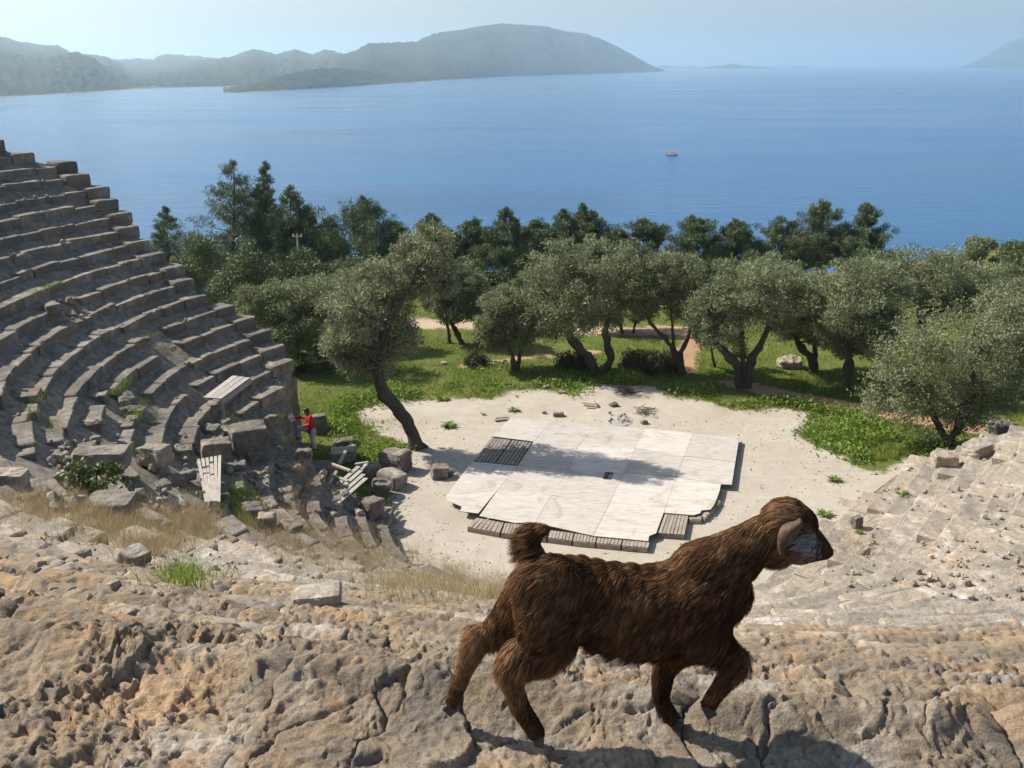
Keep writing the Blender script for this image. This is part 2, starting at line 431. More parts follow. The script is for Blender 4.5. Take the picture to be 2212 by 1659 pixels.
for k, (a, b, v0, vb) in enumerate([(1422, 1468, 140.5, 146.5), (1466, 1505, 143, 147.2), (1508, 1668, 138.5, 148), (1704, 1746, 141, 146.8)]):
    c = [(a + (b - a)*t, vb - (vb - v0)*(math.sin(t*math.pi)**.6)*(.75 + .25*math.sin(9*t + k*2))) for t in np.linspace(0, 1, 13)]
    hill("islet", c, [(a, vb + .4), (b, vb + .4)], 300, 71 + k, rough=.5, tree=2, step=3)

# ------------------------------------------------------------------ theatre plan: rows are offset curves of a rounded line
AL0 = R(-12.0); AR1 = R(55.0)
CLp = np.array([.55, 25.9]); T0 = np.array([math.cos(AL0), math.sin(AL0)]); WID = 3.6
CRp = CLp + WID*T0
R0, RISE, NROW = 3.5, 0.40, 29
def nrm(a): return np.stack([np.sin(a), -np.cos(a)], -1)
def pitch_of(a):
    """row depth as a function of the normal's angle"""
    left = np.clip((AL0 - a)/R(70), 0, 1); right = np.clip((a - AL0)/R(60), 0, 1)
    return .696 - .066*(left*left*(3 - 2*left)) - .03*right
ENDS = {24:(172,377),23:(198,403),22:(240,430),21:(261,456),20:(292,487),19:(306,513),18:(332,542),17:(368,571),16:(407,602),15:(430,626),14:(457,656),13:(520,684),12:(565,716),11:(600,748),10:(632,783),9:(652,826),
        8:(632,862),7:(622,935),6:(646,985),5:(690,1005),4:(722,1025),3:(760,1010),2:(815,1035),1:(850,1055),0:(880,1090),25:(77,357),26:(10,340),27:(-80,330),28:(-160,320)}
def row_curve(i):
    """front edge of row i: arrays centre, angle, radius, cumulative length"""
    ue, ve = ENDS[i]; ue *= 2212/2272; ve *= 2212/2272
    aL = np.linspace(R(-140), AL0, 500)
    r = R0 + i*pitch_of(aL); p = CLp + r[:, None]*nrm(aL)
    c, s = math.cos(PITCH), math.sin(PITCH)
    dz = RISE*i - CAM_H; dep = p[:, 1]*c - dz*s; up = p[:, 1]*s + dz*c
    U = CX + FPX*p[:, 0]/dep; Vv = CY - FPX*up/dep
    cost = np.where(dep > 1, np.abs(U - ue) + .6*np.abs(Vv - ve), 1e9)
    k = int(np.argmin(cost))
    A1 = np.linspace(aL[k], AL0, 160); A2 = np.linspace(AL0, AR1, 140)
    Ls = 9.0 if i > 1 else 6.0
    C = np.concatenate([np.repeat(CLp[None], 160, 0), CLp + np.linspace(0, WID, 40)[1:-1, None]*T0, np.repeat(CRp[None], 140, 0), CRp + np.linspace(0, Ls, 60)[1:, None]*np.array([math.cos(AR1), math.sin(AR1)])])
    A = np.concatenate([A1, np.full(38, AL0), A2, np.full(59, AR1)])
    rad = R0 + i*pitch_of(A)
    pt = C + rad[:, None]*nrm(A)
    L = np.concatenate([[0], np.cumsum(np.linalg.norm(np.diff(pt, axis=0), axis=1))])
    return C, A, rad, L
CURVES = [row_curve(i) for i in range(NROW)]
def row_point(i, s, o):
    """plan position at arc length s along row i's front edge and o metres behind it (arrays)"""
    C, A, rad, L = CURVES[i]
    a = np.interp(s, L, A); cx = np.interp(s, L, C[:, 0]); cy = np.interp(s, L, C[:, 1]); r = np.interp(s, L, rad)
    return np.stack([cx + (r + o)*np.sin(a), cy - (r + o)*np.cos(a)], -1), a
def in_view(p, margin=1.25):
    d = p - np.array([0, 0, CAM_H]); c, s = math.cos(PITCH), math.sin(PITCH)
    dep = d[..., 1]*c - d[..., 2]*s; up = d[..., 1]*s + d[..., 2]*c
    return (dep > .3) & (np.abs(d[..., 0]/np.maximum(dep, .1)) < margin*CX/FPX) & (np.abs(up/np.maximum(dep, .1)) < margin*CY/FPX)
# ------------------------------------------------------------------ surface lookup on the tiers
ENDANG = np.array([c[1][0] for c in CURVES])
def theatre_zv(x, y):
    x = np.asarray(x, float); y = np.asarray(y, float); p = np.stack([x, y], -1)
    q = p - CLp; a = np.arctan2(q[..., 0], -q[..., 1]); along = q @ T0
    q2 = p - CRp; a2 = np.arctan2(q2[..., 0], -q2[..., 1]); al2 = q2 @ np.array([math.cos(AR1), math.sin(AR1)])
    L = (a <= AL0) & (a > R(-150)); S = ~L & (along >= 0) & (along <= WID); C = ~L & ~S & (a2 >= AL0) & (a2 <= AR1)
    aa = np.where(L, a, np.where(S, AL0, np.where(C, a2, AR1)))
    r = np.where(L, np.hypot(q[..., 0], q[..., 1]), np.where(S, q @ np.array([math.sin(AL0), -math.cos(AL0)]), np.where(C, np.hypot(q2[..., 0], q2[..., 1]), q2 @ np.array([math.sin(AR1), -math.cos(AR1)]))))
    i = np.floor((r - R0)/pitch_of(aa)).astype(int)
    j = np.clip(i, 0, NROW - 1)
    z = RISE*j
    bad = (i < 0) | (L & (a < ENDANG[j])) | (~L & ~S & ~C & ((al2 > 9) | (al2 < -30)))
    return np.where(bad, -9.0, z)
def theatre_z(x, y): return float(theatre_zv(np.array([x]), np.array([y]))[0])
_T = np.arange(1.0, 95.0, .03)
def march(u, v):
    """first point of tiers or ground met by the ray through a photo point"""
    d = ray(u, v); P = np.array([0, 0, CAM_H]) + _T[:, None]*d
    z = np.maximum(theatre_zv(P[:, 0], P[:, 1]), terrain_base(P[:, 0], P[:, 1]))
    k = int(np.argmax(P[:, 2] <= z)); return np.array([P[k, 0], P[k, 1], z[k]])
def terrain_base(x, y):
    t = np.clip(y - 51, 0, None)
    z = -.11*t - .0012*t*t
    z = z - .10*np.clip(-x - 12, 0, None)*sstep(20, 60, y)
    return z + 3.4*np.exp(-((x - 50)/13)**2 - ((y - 82)/20)**2)
RUIN = [(march(*c), r, w) for c, r, w in [((230, 990), 1.7, .7), ((90, 1010), 1.5, .55), ((330, 1010), 1.3, .75), ((420, 1090), 1.3, .8), ((540, 1070), 1.2, .5), ((500, 900), .9, .4), ((640, 960), 1.1, .45), ((740, 1050), .9, .3), ((160, 670), .8, .45), ((335, 755), .7, .5), ((250, 870), .8, .35), ((600, 1150), 1.0, .3), ((330, 1100), 1.3, .5), ((480, 960), .8, .3)]]
def ruin(x, y):
    v = 0
    for c, r, w in RUIN: v = np.maximum(v, w*np.exp(-((x - c[0])**2 + (y - c[1])**2)/(r*r)))
    return v

def block_mesh(acc, rng, i, s0, s1, o0, depth, z, hgt, res, near, amp, tint, tilt=0, yaw=0, lip=0.0, roundr=.035):
    L = s1 - s0
    if near: roundr = .014
    m = max(4, int(L/res) + 1)
    ss = np.concatenate([[s0, s0 + min(.012, L*.05)], np.linspace(s0 + min(.045, L*.12), s1 - min(.045, L*.12), max(m - 4, 2)), [s1 - min(.012, L*.05), s1]])
    # profile: riser foot -> riser top -> tread -> back
    nr = max(2, int(hgt/res/(2.2 if near else 1.6))); nd = max(3, int(depth/res))
    a = np.linspace(0, np.pi/2, 4)
    po = np.concatenate([np.zeros(nr), roundr*(1 - np.cos(a))[1:], np.linspace(roundr, depth, nd + 1)[1:]])
    pz = np.concatenate([np.linspace(-hgt, -roundr, nr), roundr*(np.sin(a))[1:] - roundr, np.zeros(nd)])
    no = np.concatenate([-np.ones(nr), -np.cos(a)[1:], np.zeros(nd)]); nz = np.concatenate([np.zeros(nr), np.sin(a)[1:], np.ones(nd)])
    S, O = np.meshgrid(ss, po, indexing='ij'); Z = np.repeat(pz[None], len(ss), 0)
    edge = np.minimum(S - s0, s1 - S)
    rd = np.clip(1 - edge/.05, 0, 1)**2*(.010 if near else .03)
    q = (S - (s0 + s1)/2)
    O2 = O + o0 + q*yaw + rd*(no[None] < -.5)
    Z2 = Z + q*tilt - rd*(nz[None] > .5)
    pl, al = row_point(i, S.ravel(), O2.ravel())
    P = np.stack([pl[:, 0], pl[:, 1], z + Z2.ravel()], 1)
    nx = np.tile(no, len(ss)); nzz = np.tile(nz, len(ss))
    Nn = np.stack([nx*np.sin(al)*1.0, -nx*np.cos(al), nzz], 1)
    off = rng.uniform(0, 100, 3)
    d = amp*((.55 if near else 1.1)*fbm(P*1.7 + off, 3, .5, seed=5) + (.42 if near else .55)*fbm(P*6.5, 3, .55, seed=15))
    if near:
        oo = np.tile(po, len(ss))
        dist_ = 1.0
        rough_ = np.clip(.80 + 1.5*fbm(P*1.7 + 9, 2, .5, seed=46), .5, 1.4)
        Q = P + .012*np.stack([vnoise(P*22 + 5*q, 400 + q) for q in range(3)], 1)
        crest = 1 - np.abs(fbm(Q*np.array([30., 36., 33.]), 2, .5, seed=25))*2.4; crest2 = 1 - np.abs(vnoise(Q*np.array([70., 80., 75.]), 27))*2.0
        d += rough_*(.0140*crest + .0070*crest2 - .030*pits(P*9.5, 35, .40)*np.clip(-.1 + 2.4*fbm(P*2.3, 2, .5, seed=47), 0, 1) - .017*pits(Q*33.0, 45, .55)*np.clip(.45 + 1.8*fbm(P*4.0, 2, .5, seed=48), 0, 1.2) - .006*pits(Q*72.0, 49, .62) + .009*fbm(P*24, 3, .6, seed=55))
        cid, gp_ = plates(P*np.array([2.7, 3.4, 3.0]) + .35*np.stack([vnoise(P*5 + 3*q, 600 + q) for q in range(3)], 1), 91)
        cid2, gp2 = plates(P*np.array([7.5, 9.0, 8.0]) + .4*np.stack([vnoise(P*12 + 3*q, 610 + q) for q in range(3)], 1), 95)
        d += .030*(cid - .5) - .022*np.exp(-(gp_/.035)**2)*(cid > .25) + .011*(cid2 - .5) - .007*np.exp(-(gp2/.05)**2)*(cid2 > .5)
        d += lip*(np.exp(-((oo - .07)/.07)**2) - .55*sstep(.12, .3, oo)*(.5 + .9*fbm(P*1.3, 2, .5, seed=66)))
    w = np.clip(edge.ravel()/.02, .6 if near else .25, 1)
    if near:
        wt = np.stack([np.cos(al), np.sin(al), 0*al], 1)
        P = P + wt*(.03*vnoise(P*6, 501) + .012*vnoise(P*25, 502))[:, None]
    P = P + Nn*(d*w)[:, None]
    n = len(po); base = P.reshape(len(ss), n, 3)
    e0 = base[:1].copy(); e0[:, :, 2] = z - hgt - .02; e1 = base[-1:].copy(); e1[:, :, 2] = z - hgt - .02
    G = np.concatenate([e0, base, e1]); bk = G[:, -1:, :].copy(); bk[:, :, 2] = z - hgt - .02
    G = np.concatenate([G, bk], 1)
    mm, nn, _ = G.shape
    acc.add(G.reshape(-1, 3), grid_faces(mm, nn)[:, ::-1], tint)

def build_theatre():
    root = empty("ancient_theatre", (3.5, 14, 0), "curved stone seating tiers of an ancient open air theatre stepping down to a sandy floor", "theatre ruin")
    rng = np.random.default_rng(7)
    wall = Acc()
    for i in range(NROW):
        acc = Acc(); accn = Acc(); accp = Acc(); prev = None
        def flush():
            nonlocal acc, accn, accp
            if acc.n: acc.build("seat_row", M['stone'], root, False, "tint")
            if accp.n: accp.build("seat_row", M['stone_pale'], root, False, "tint")
            if accn.n: accn.build("seat_row_ledge", M['stone_near'], root, True, "tint")
            acc = Acc(); accn = Acc(); accp = Acc()
        C, A, rad, L = CURVES[i]; tot = L[-1]; s = 0.0; z = RISE*i
        first = True
        if 9 <= i <= 27:
            pA, aA = row_point(i, np.array([0.0]), np.array([.02])); t = -np.array([math.cos(aA[0]), math.sin(aA[0])]); nn = nrm(aA[0])
            Mx = np.array([[t[0], nn[0], 0], [t[1], nn[1], 0], [0, 0, 1]]); dp = float(pitch_of(aA)[0]); s = rng.uniform(.75, 1.05)
            W = Acc(); cen = pA[0] + t*(-s/2 + .04) + nn*(dp*.5)
            stone(W, (cen[0], cen[1], z - .13 + rng.uniform(-.03, .05)), (s/2 + .03, dp*.5 + .04, .22), Mx, rng, .025, rng.uniform(0, 1), 6)
            W.build("coping_stone", M['stone'], root, False, "tint")
        while s < tot - .2:
            ln = rng.uniform(.5, 1.45) if np.interp(s, L, A) < R(0) else rng.uniform(.8, 2.1); s1 = min(s + ln, tot)
            if tot - s1 < .4: s1 = tot
            mid, al = row_point(i, np.array([(s + s1)/2]), np.array([.3])); mid = mid[0]; al = al[0]
            P3 = np.array([mid[0], mid[1], z]); dist = np.linalg.norm(P3 - np.array([0, 0, CAM_H]))
            vis = bool(in_view(P3[None], 1.3)[0]) or dist < 5
            near = dist < 12 and i >= 18
            res = np.clip(dist/400, .0048, .12)*(1 if vis else 3.0)
            res = min(res, .3)
            rn = float(ruin(mid[0], mid[1]))
            wear = np.clip((al - R(-75))/R(35), 0, 1)     # the middle tiers are the most eroded
            dep = float(pitch_of(np.array([al]))[0]) + .06
            if al > R(-2): dep -= .115; tilt_ = .03
            if i == NROW - 1: dep = 4.2
            if near: near = vis
            tint = rng.uniform(0, 1)
            kind_ = 'n' if near else 'p' if al > R(-34) else 'l'
            if prev is not None and kind_ != prev: flush()
            prev = kind_
            if rng.uniform() < rn*.85 + .014*(wear < .5) and not first:
                flush(); s = s1; continue
            amp = (.022 + .012*wear) + .03*rn
            if near: amp = .020 if i < NROW - 1 else .034
            elif al > R(-34): amp = .036
            jit = (.045 + .01*wear + .10*rn) if not near else .014
            gap = rng.uniform(.004, .012) + .03*rn*rng.uniform()
            if near: gap = .002
            if al > R(-5) and not near: jit = .038; tint = rng.uniform(-.25, 1.25)
            dz = rng.normal()*jit*.5 - (rng.uniform(.08, .22) if (al > R(-34) and not near and rng.uniform() < .06) else 0)
            hg = RISE + .05
            if i == NROW - 1:
                dep_s = [(0, .62), (.62, 4.2)] if vis else [(0, 4.2)]
                block_mesh(accn if near else acc, rng, i, s + gap, s1 - gap, 0, 1.15 if near else dep, z + dz*.4, hg, res*(.95 if near else 1), near, amp, tint, rng.normal()*.01, 0, .06)
                if near: block_mesh(acc, rng, i, s, s1, 1.1, 3.2, z - .03, hg, .12, False, .02, tint)
            else:
                block_mesh(accn if near else accp if al > R(-34) else acc, rng, i, s + gap, s1 - gap, rng.normal()*jit*.7 + .02, dep, z + dz, hg, res, near, amp, tint, rng.normal()*jit*.5, rng.normal()*jit*.6, .035 if near else 0)
            if False:
                # coping blocks of the side wall run past the row's end
                ex = rng.uniform(.5, .95)
                for c in range(2):
                    w0 = -ex - .1 + .06*c
                    pA, aA = row_point(i, np.array([0.0]), np.array([.02]))
                    t = -np.array([math.cos(aA[0]), math.sin(aA[0])]); nn = nrm(aA[0])
                    cen = pA[0] + t*(ex/2 + rng.normal()*.04) + nn*(dep*.45)
                    Mx = np.array([[t[0], nn[0], 0], [t[1], nn[1], 0], [0, 0, 1]])
                    hh = .2
                    stone(wall, (cen[0], cen[1], z + .10 - .21 - .41*c), (ex/2 + .05, dep*.5, hh), Mx, rng, .02, rng.uniform(0, 1))
            first = False
            s = s1
        flush()
    # earth and rubble packed under the tiers
    V = []; al = np.linspace(0, 1, 150)
    offs = np.arange(-1, NROW + 7)
    for q in al:
        col = []
        for i in offs:
            j = int(np.clip(i, 0, NROW - 1)); s = CURVES[j][3][-1]*q
            p, a = row_point(j, np.array([s]), np.array([(i - j)*.7 + .1]))
            col.append((p[0, 0], p[0, 1], RISE*min(i, NROW - 1) - .24 if i >= 0 else -.3))
        V.append(col)
    V = np.array(V); m, n, _ = V.shape; P = V.reshape(-1, 3)
    P[:, 2] += .16*fbm(P*1.6, 4, .6, seed=88) 
    G = P.reshape(m, n, 3)
    e0 = G[:1].copy(); e0[:, :, 2] = -.5; e1 = G[-1:].copy(); e1[:, :, 2] = -.5
    G = np.concatenate([e0, G, e1]); bk = G[:, -1:].copy(); bk[:, :, 2] = -.5; G = np.concatenate([G, bk], 1)
    np_mesh("rubble_fill", G.reshape(-1, 3), grid_faces(G.shape[0], G.shape[1])[:, ::-1], M['earth'], root)
    # masonry of the side wall below the coping (left end)
    for i in range(2, 28):
        pA, aA = row_point(i, np.array([0.0]), np.array([.02])); t = -np.array([math.cos(aA[0]), math.sin(aA[0])]); nn = nrm(aA[0])
        Mx = np.array([[t[0], nn[0], 0], [t[1], nn[1], 0], [0, 0, 1]])
        zz = RISE*i - .75; k = 0
        while zz > -.2:
            if i >= 9 or k > 0:
                cen = pA[0] + t*(-.22 + .1*rng.uniform()) + nn*.3
                stone(wall, (cen[0], cen[1], zz - .05), (.32, .36, .24), Mx, rng, .02, rng.uniform())
            zz -= .46; k += 1
    wall.build("side_wall", M['stone'], root, False, "tint")
    return root

def stone(acc, c, half, Mx, rng, amp=.03, tint=.5, nsub=4, power=6.0):
    """a rough squared block: subdivided box, edges worn, surface broken"""
    k = nsub; g = np.linspace(-1, 1, k + 1)
    V = []; F = []; idx = {}
    def vid(p):
        key = tuple(np.round(p, 4))
        if key not in idx: idx[key] = len(V); V.append(p)
        return idx[key]
    for ax in range(3):
        for sg in (-1, 1):
            for a in range(k):
                for b in range(k):
                    q = []
                    for (da, db) in ((0, 0), (1, 0), (1, 1), (0, 1)):
                        p = [0, 0, 0]; p[ax] = sg; p[(ax + 1) % 3] = g[a + da]; p[(ax + 2) % 3] = g[b + db]; q.append(vid(p))
                    F.append(q if sg > 0 else q[::-1])
    V = np.array(V, float)
    nrm_ = (np.abs(V)**power).sum(1)**(1/power); S = V/nrm_[:, None]*1.0
    S = .35*V + .65*S
    P = S*np.asarray(half)
    off = rng.uniform(0, 50, 3)
    P = P + amp*(V/np.linalg.norm(V, axis=1)[:, None])*(1.6*fbm(P*2.2 + off, 3, seed=3) + .8*fbm(P*8 + off, 2, seed=8))[:, None]
    P = P @ np.asarray(Mx).T + np.asarray(c)
    acc.add(P, np.array(F), tint)
build_theatre()

# ------------------------------------------------------------------ terrain
def terrain_z(x, y):
    x = np.asarray(x, float); y = np.asarray(y, float)
    z = terrain_base(x, y)
    P = np.stack([x.ravel()*.16, y.ravel()*.16, x.ravel()*0], 1)
    nz = fbm(P, 3, seed=101).reshape(x.shape)
    z = z + nz*.35*sstep(36, 46, y) + .05*fbm(P*5, 2, seed=103).reshape(x.shape)*sstep(33, 37, y)
    return np.maximum(z, -34)
def poly_sd(px, py, poly):
    """signed distance, positive inside"""
    poly = np.asarray(poly, float); d = np.full(px.shape, 1e9); ins = np.zeros(px.shape, bool)
    for k in range(len(poly)):
        a = poly[k]; b = poly[(k + 1) % len(poly)]; e = b - a; L = (e**2).sum() + 1e-12
        t = np.clip(((px - a[0])*e[0] + (py - a[1])*e[1])/L, 0, 1)
        d = np.minimum(d, np.hypot(px - a[0] - t*e[0], py - a[1] - t*e[1]))
        c = (a[1] > py) != (b[1] > py)
        ins ^= c & (px < (b[0] - a[0])*(py - a[1])/(b[1] - a[1] + 1e-12) + a[0])
    return np.where(ins, d, -d)
def line_sd(px, py, pts, w):
    d = np.full(px.shape, 1e9)
    for k in range(len(pts) - 1):
        a = np.array(pts[k]); e = np.array(pts[k + 1]) - a; L = (e**2).sum()
        t = np.clip(((px - a[0])*e[0] + (py - a[1])*e[1])/L, 0, 1)
        d = np.minimum(d, np.hypot(px - a[0] - t*e[0], py - a[1] - t*e[1]))
    return w - d
def G2(pts, z=0): return [tuple(on_z(u, v, z)[:2]) for u, v in pts]
SAND = G2([(835, 1110), (850, 1020), (890, 965), (820, 935), (775, 905), (770, 888), (850, 866), (930, 864), (1000, 861), (1065, 862), (1110, 845), (1180, 841), (1240, 857), (1290, 831), (1420, 834), (1455, 857), (1530, 870), (1600, 886), (1690, 880), (1745, 892), (1748, 912), (1722, 938), (1765, 968), (1830, 985), (1850, 1012), (1905, 1022), (1960, 990), (2010, 985), (2040, 1010), (1950, 1100), (1860, 1180), (1800, 1260), (1600, 1330), (1100, 1340), (900, 1290)])
PATHS = [(G2([(1475, 800), (1482, 760), (1505, 735), (1470, 715), (1420, 705)]), .5), (G2([(1590, 826), (1680, 848), (1780, 868), (1880, 882), (2010, 912), (2150, 930), (2300, 940)]), .62), (G2([(1000, 790), (1130, 770), (1290, 762)]), .25)]
ROADS = [(G2([(700, 705), (900, 700), (1050, 702), (1200, 712), (1380, 715), (1500, 716)]), .9), (G2([(1300, 668), (1450, 660), (1600, 640), (1780, 632), (2000, 640)], -1), 1.4), (G2([(2150, 590), (2215, 582), (2300, 580)], -.8), 1.2)]
def masks(x, y):
    sd = poly_sd(x, y, SAND)
    pa = np.full(x.shape, -1e9)
    for pts, w in PATHS: pa = np.maximum(pa, line_sd(x, y, pts, w))
    ro = np.full(x.shape, -1e9)
    for pts, w in ROADS: ro = np.maximum(ro, line_sd(x, y, pts, w))
    return sd, pa, ro
def build_ground():
    xs = np.concatenate([np.linspace(-420, -40, 26)[:-1], np.linspace(-40, -10, 70)[:-1], np.linspace(-10, 24, 160)[:-1], np.linspace(24, 60, 70)[:-1], np.linspace(60, 420, 24)])
    ys = np.concatenate([np.linspace(-60, 18, 20)[:-1], np.linspace(18, 56, 200)[:-1], np.linspace(56, 110, 90)[:-1], np.linspace(110, 190, 26)])
    X, Y = np.meshgrid(xs, ys, indexing='ij'); Z = terrain_z(X, Y)
    sd, pa, ro = masks(X.ravel(), Y.ravel())
    o = np_mesh("ground", np.stack([X.ravel(), Y.ravel(), Z.ravel()], 1), grid_faces(len(xs), len(ys)), M['ground'], None, True,
                dict(sand=np.clip(sd, -5, 5), path=np.clip(pa, -5, 5), road=np.clip(ro, -5, 5)))
    o['kind'] = 'structure'
build_ground()
def tz(x, y): return float(terrain_z(np.array([x]), np.array([y]))[0])
def ground_at(u, v):
    """where the ray through a photo point meets the terrain"""
    z = 0.0
    for _ in range(25):
        p = on_z(u, v, z); z = .5*z + .5*tz(p[0], p[1])
    return np.array([p[0], p[1], tz(p[0], p[1])])

# ------------------------------------------------------------------ foliage helpers
def leaves(cen, rad, n, L, W, rng, up=.25, tint0=.0, tint1=1.0, flat=.5):
    """n diamond leaves in the balls (cen, rad): returns verts, faces, tint"""
    cen = np.asarray(cen); rad = np.asarray(rad, float)
    pr = rad**2.2; k = rng.choice(len(cen), n, p=pr/pr.sum())
    d = rng.normal(size=(n, 3)); d /= np.linalg.norm(d, axis=1)[:, None]
    r = rad[k]*rng.uniform(0, 1, n)**.42
    squash = np.array([1, 1, .8])
    p = cen[k] + d*(r*(1 + .25*(rng.uniform(0, 1, n) < .12)*rng.uniform(0, 2, n)))[:, None]*squash
    ax = d*.7 + rng.normal(size=(n, 3))*.7 + np.array([0, 0, up]); ax /= np.linalg.norm(ax, axis=1)[:, None]
    sd = np.cross(ax, rng.normal(size=(n, 3))*1.0 + np.array([0, 0, flat])); sd /= np.linalg.norm(sd, axis=1)[:, None] + 1e-9
    l = L*rng.uniform(.6, 1.4, n)[:, None]; w = W*rng.uniform(.7, 1.3, n)[:, None]
    V = np.stack([p - ax*l*.5, p + sd*w*.5, p + ax*l*.5, p - sd*w*.5], 1).reshape(-1, 3)
    F = np.arange(4*n).reshape(n, 4)
    ct = rng.uniform(0, 1, len(cen))
    t = np.clip(tint0 + (tint1 - tint0)*(.55*rng.uniform(0, 1, n) + .45*ct[k]), 0, 1)
    return V, F, np.repeat(t, 4)
def limb(acc, p, q, r0, r1, rng, wig=.12, n=7, seg=7):
    p = np.asarray(p, float); q = np.asarray(q, float); L = np.linalg.norm(q - p)
    mid = [p + (q - p)*t + rng.normal(size=3)*wig*L*.5*np.array([1, 1, .5]) for t in (.33, .66)]
    path = smooth_path([p, *mid, q], n)
    add_tube(acc, path, np.linspace(r0, r1, n), seg, .25, int(rng.integers(1e4)))
    return path
def olive_tree(label, trunks, crowns, seed, mat='olive', dens=1.0, group="olive trees behind the theatre floor", fork=None, leaf=(.15, .045), cs=1.0):
    """trunks: list of [(u,v,radius_m),...] photo paths on the tree's own depth; crowns: (u,v,w,h) photo ellipses"""
    rng = np.random.default_rng(seed)
    b = ground_at(trunks[0][0][0], trunks[0][0][1]); Y0 = b[1]
    root = empty("olive_tree", tuple(b), label, "tree", group)
    acc = Acc(); tips = []
    for ti, tr in enumerate(trunks):
        pts = []
        for k, (u, v, r) in enumerate(tr):
            p = on_y(u, v, Y0 + (0 if k == 0 else .12*k*(1 if ti % 2 else -1))); pts.append(p)
        pts[0] = np.array([on_y(tr[0][0], tr[0][1], Y0)[0], Y0 + (.15 if ti else 0), b[2] - .12])
        rr = [t[2] for t in tr]; n = max(10, 5*len(pts))
        path = smooth_path(pts, n)
        rad = np.interp(np.linspace(0, 1, n), np.linspace(0, 1, len(rr)), rr); rad[0] *= 1.35; rad[1] *= 1.12
        add_tube(acc, path, rad, 12, .55, seed + ti)
        tips.append((path, rad))
    cen = []; rad = []
    for (u, v, w, h) in crowns:
        c = on_y(u, v, Y0 + rng.normal()*.2); sc = np.linalg.norm(c - np.array([0, 0, CAM_H]))/FPX*.985
        rx, rz = 1.5*cs*w*sc/2, 1.32*cs*h*sc/2/math.cos(R(16)); ry = .85*rx
        n = int(np.clip(24*rx*rz*1.2, 9, 60))
        for _ in range(n):
            d = rng.normal(size=3); d /= np.linalg.norm(d); q = rng.uniform(.25, 1)**.5
            rr = rng.uniform(.16, .44)*min(rx, rz)**.6*.8
            cen.append(c + d*q*np.array([rx - rr*.6, ry - rr*.6, rz - rr*.6])); rad.append(rr)
    cen = np.array(cen); rad = np.array(rad)
    # limbs run from the trunks to the clumps
    order = rng.permutation(len(cen))[:min(len(cen), 26)]
    for k in order:
        best = None
        for path, rd in tips:
            j0 = len(path)//2
            d = np.linalg.norm(path[j0:] - cen[k], axis=1); j = int(np.argmin(d))
            if best is None or d[j] < best[0]: best = (d[j], path[j0 + j], rd[j0 + j])
        limb(acc, best[1], cen[k], max(.02, best[2]*.55), .012, rng, .18, 6, 5)
    acc.build("trunk", M['bark'], root, True)
    vol = (rad**2).sum()
    n = int(np.clip(vol*3000*dens, 1500, 34000))
    V, F, t = leaves(cen, rad*1.28, n, leaf[0], leaf[1], rng, .35)
    np_mesh("crown", V, F, M[mat], root, False, dict(tint=t))
    return root
def pine_tree(label, top, base_v, width, seed, Y=None, mat='pine', lean=0, group="pines along the shore behind the grove", crown_from=.18, dens=1.0, ragged=.35):
    rng = np.random.default_rng(seed)
    u, v = top; ub = u - lean
    b = ground_at(ub, base_v) if Y is None else np.array([on_y(ub, 600, Y)[0], Y, 0])
    b[2] = tz(b[0], b[1]); tp = on_y(u, v, b[1])
    H = tp[2] - b[2]; sc = b[1]/FPX/math.cos(R(10)); rx = 1.5*width*sc/2; crown_from *= .3
    root = empty("pine_tree", tuple(b), label, "tree", group)
    acc = Acc(); path = smooth_path([b - np.array([0, 0, .2]), b + (tp - b)*.35 + rng.normal(size=3)*.12, b + (tp - b)*.7 + rng.normal(size=3)*.12, tp - np.array([0, 0, .15])], 12)
    add_tube(acc, path, np.linspace(.02*H + .05, .02, 12), 7, .2, seed)
    cen = []; rad = []
    nb = int(10 + H*3.0)
    for k in range(nb):
        t = crown_from + (1 - crown_from)*(k + rng.uniform())/nb
        q = (t - crown_from)/(1 - crown_from)
        env = rx*1.08*(1 - q)**.86*(.75 + .25*math.sin(min(q*6, 1.57)))
        env = env*rng.uniform(1 - ragged, 1.12) + .12
        p0 = path[0] + (path[-1] - path[0])*t
        j = t*11; p0 = path[int(j)]*(1 - j % 1) + path[min(int(j) + 1, 11)]*(j % 1)
        for m in range(3 if q < .8 else 2):
            a = rng.uniform(0, 2*np.pi)
            e = p0 + np.array([math.cos(a)*env, math.sin(a)*env, env*rng.uniform(.2, .75)])
            if env > .35: limb(acc, p0, e, max(.012, .03*(1 - q)*H*.25), .008, rng, .1, 4, 4)
            for s in np.linspace(.45, 1, 3):
                cen.append(p0 + (e - p0)*s + rng.normal(size=3)*.08); rad.append((.15 + .15*env*(1 - .3*s))*rng.uniform(.6, 1.25))
    cen += [tp, tp - np.array([0, 0, .22]), tp - np.array([.06, 0, .45])]; rad += [.10, .15, .2]
    acc.build("trunk", M['pinebark'], root, True)
    cen = np.array(cen); rad = np.array(rad)
    n = int(np.clip((rad**2).sum()*1500*dens, 1500, 26000))
    V, F, t = leaves(cen, rad*1.25, n, .26, .045, rng, .9)
    np_mesh("crown", V, F, M[mat], root, False, dict(tint=t))
    return root
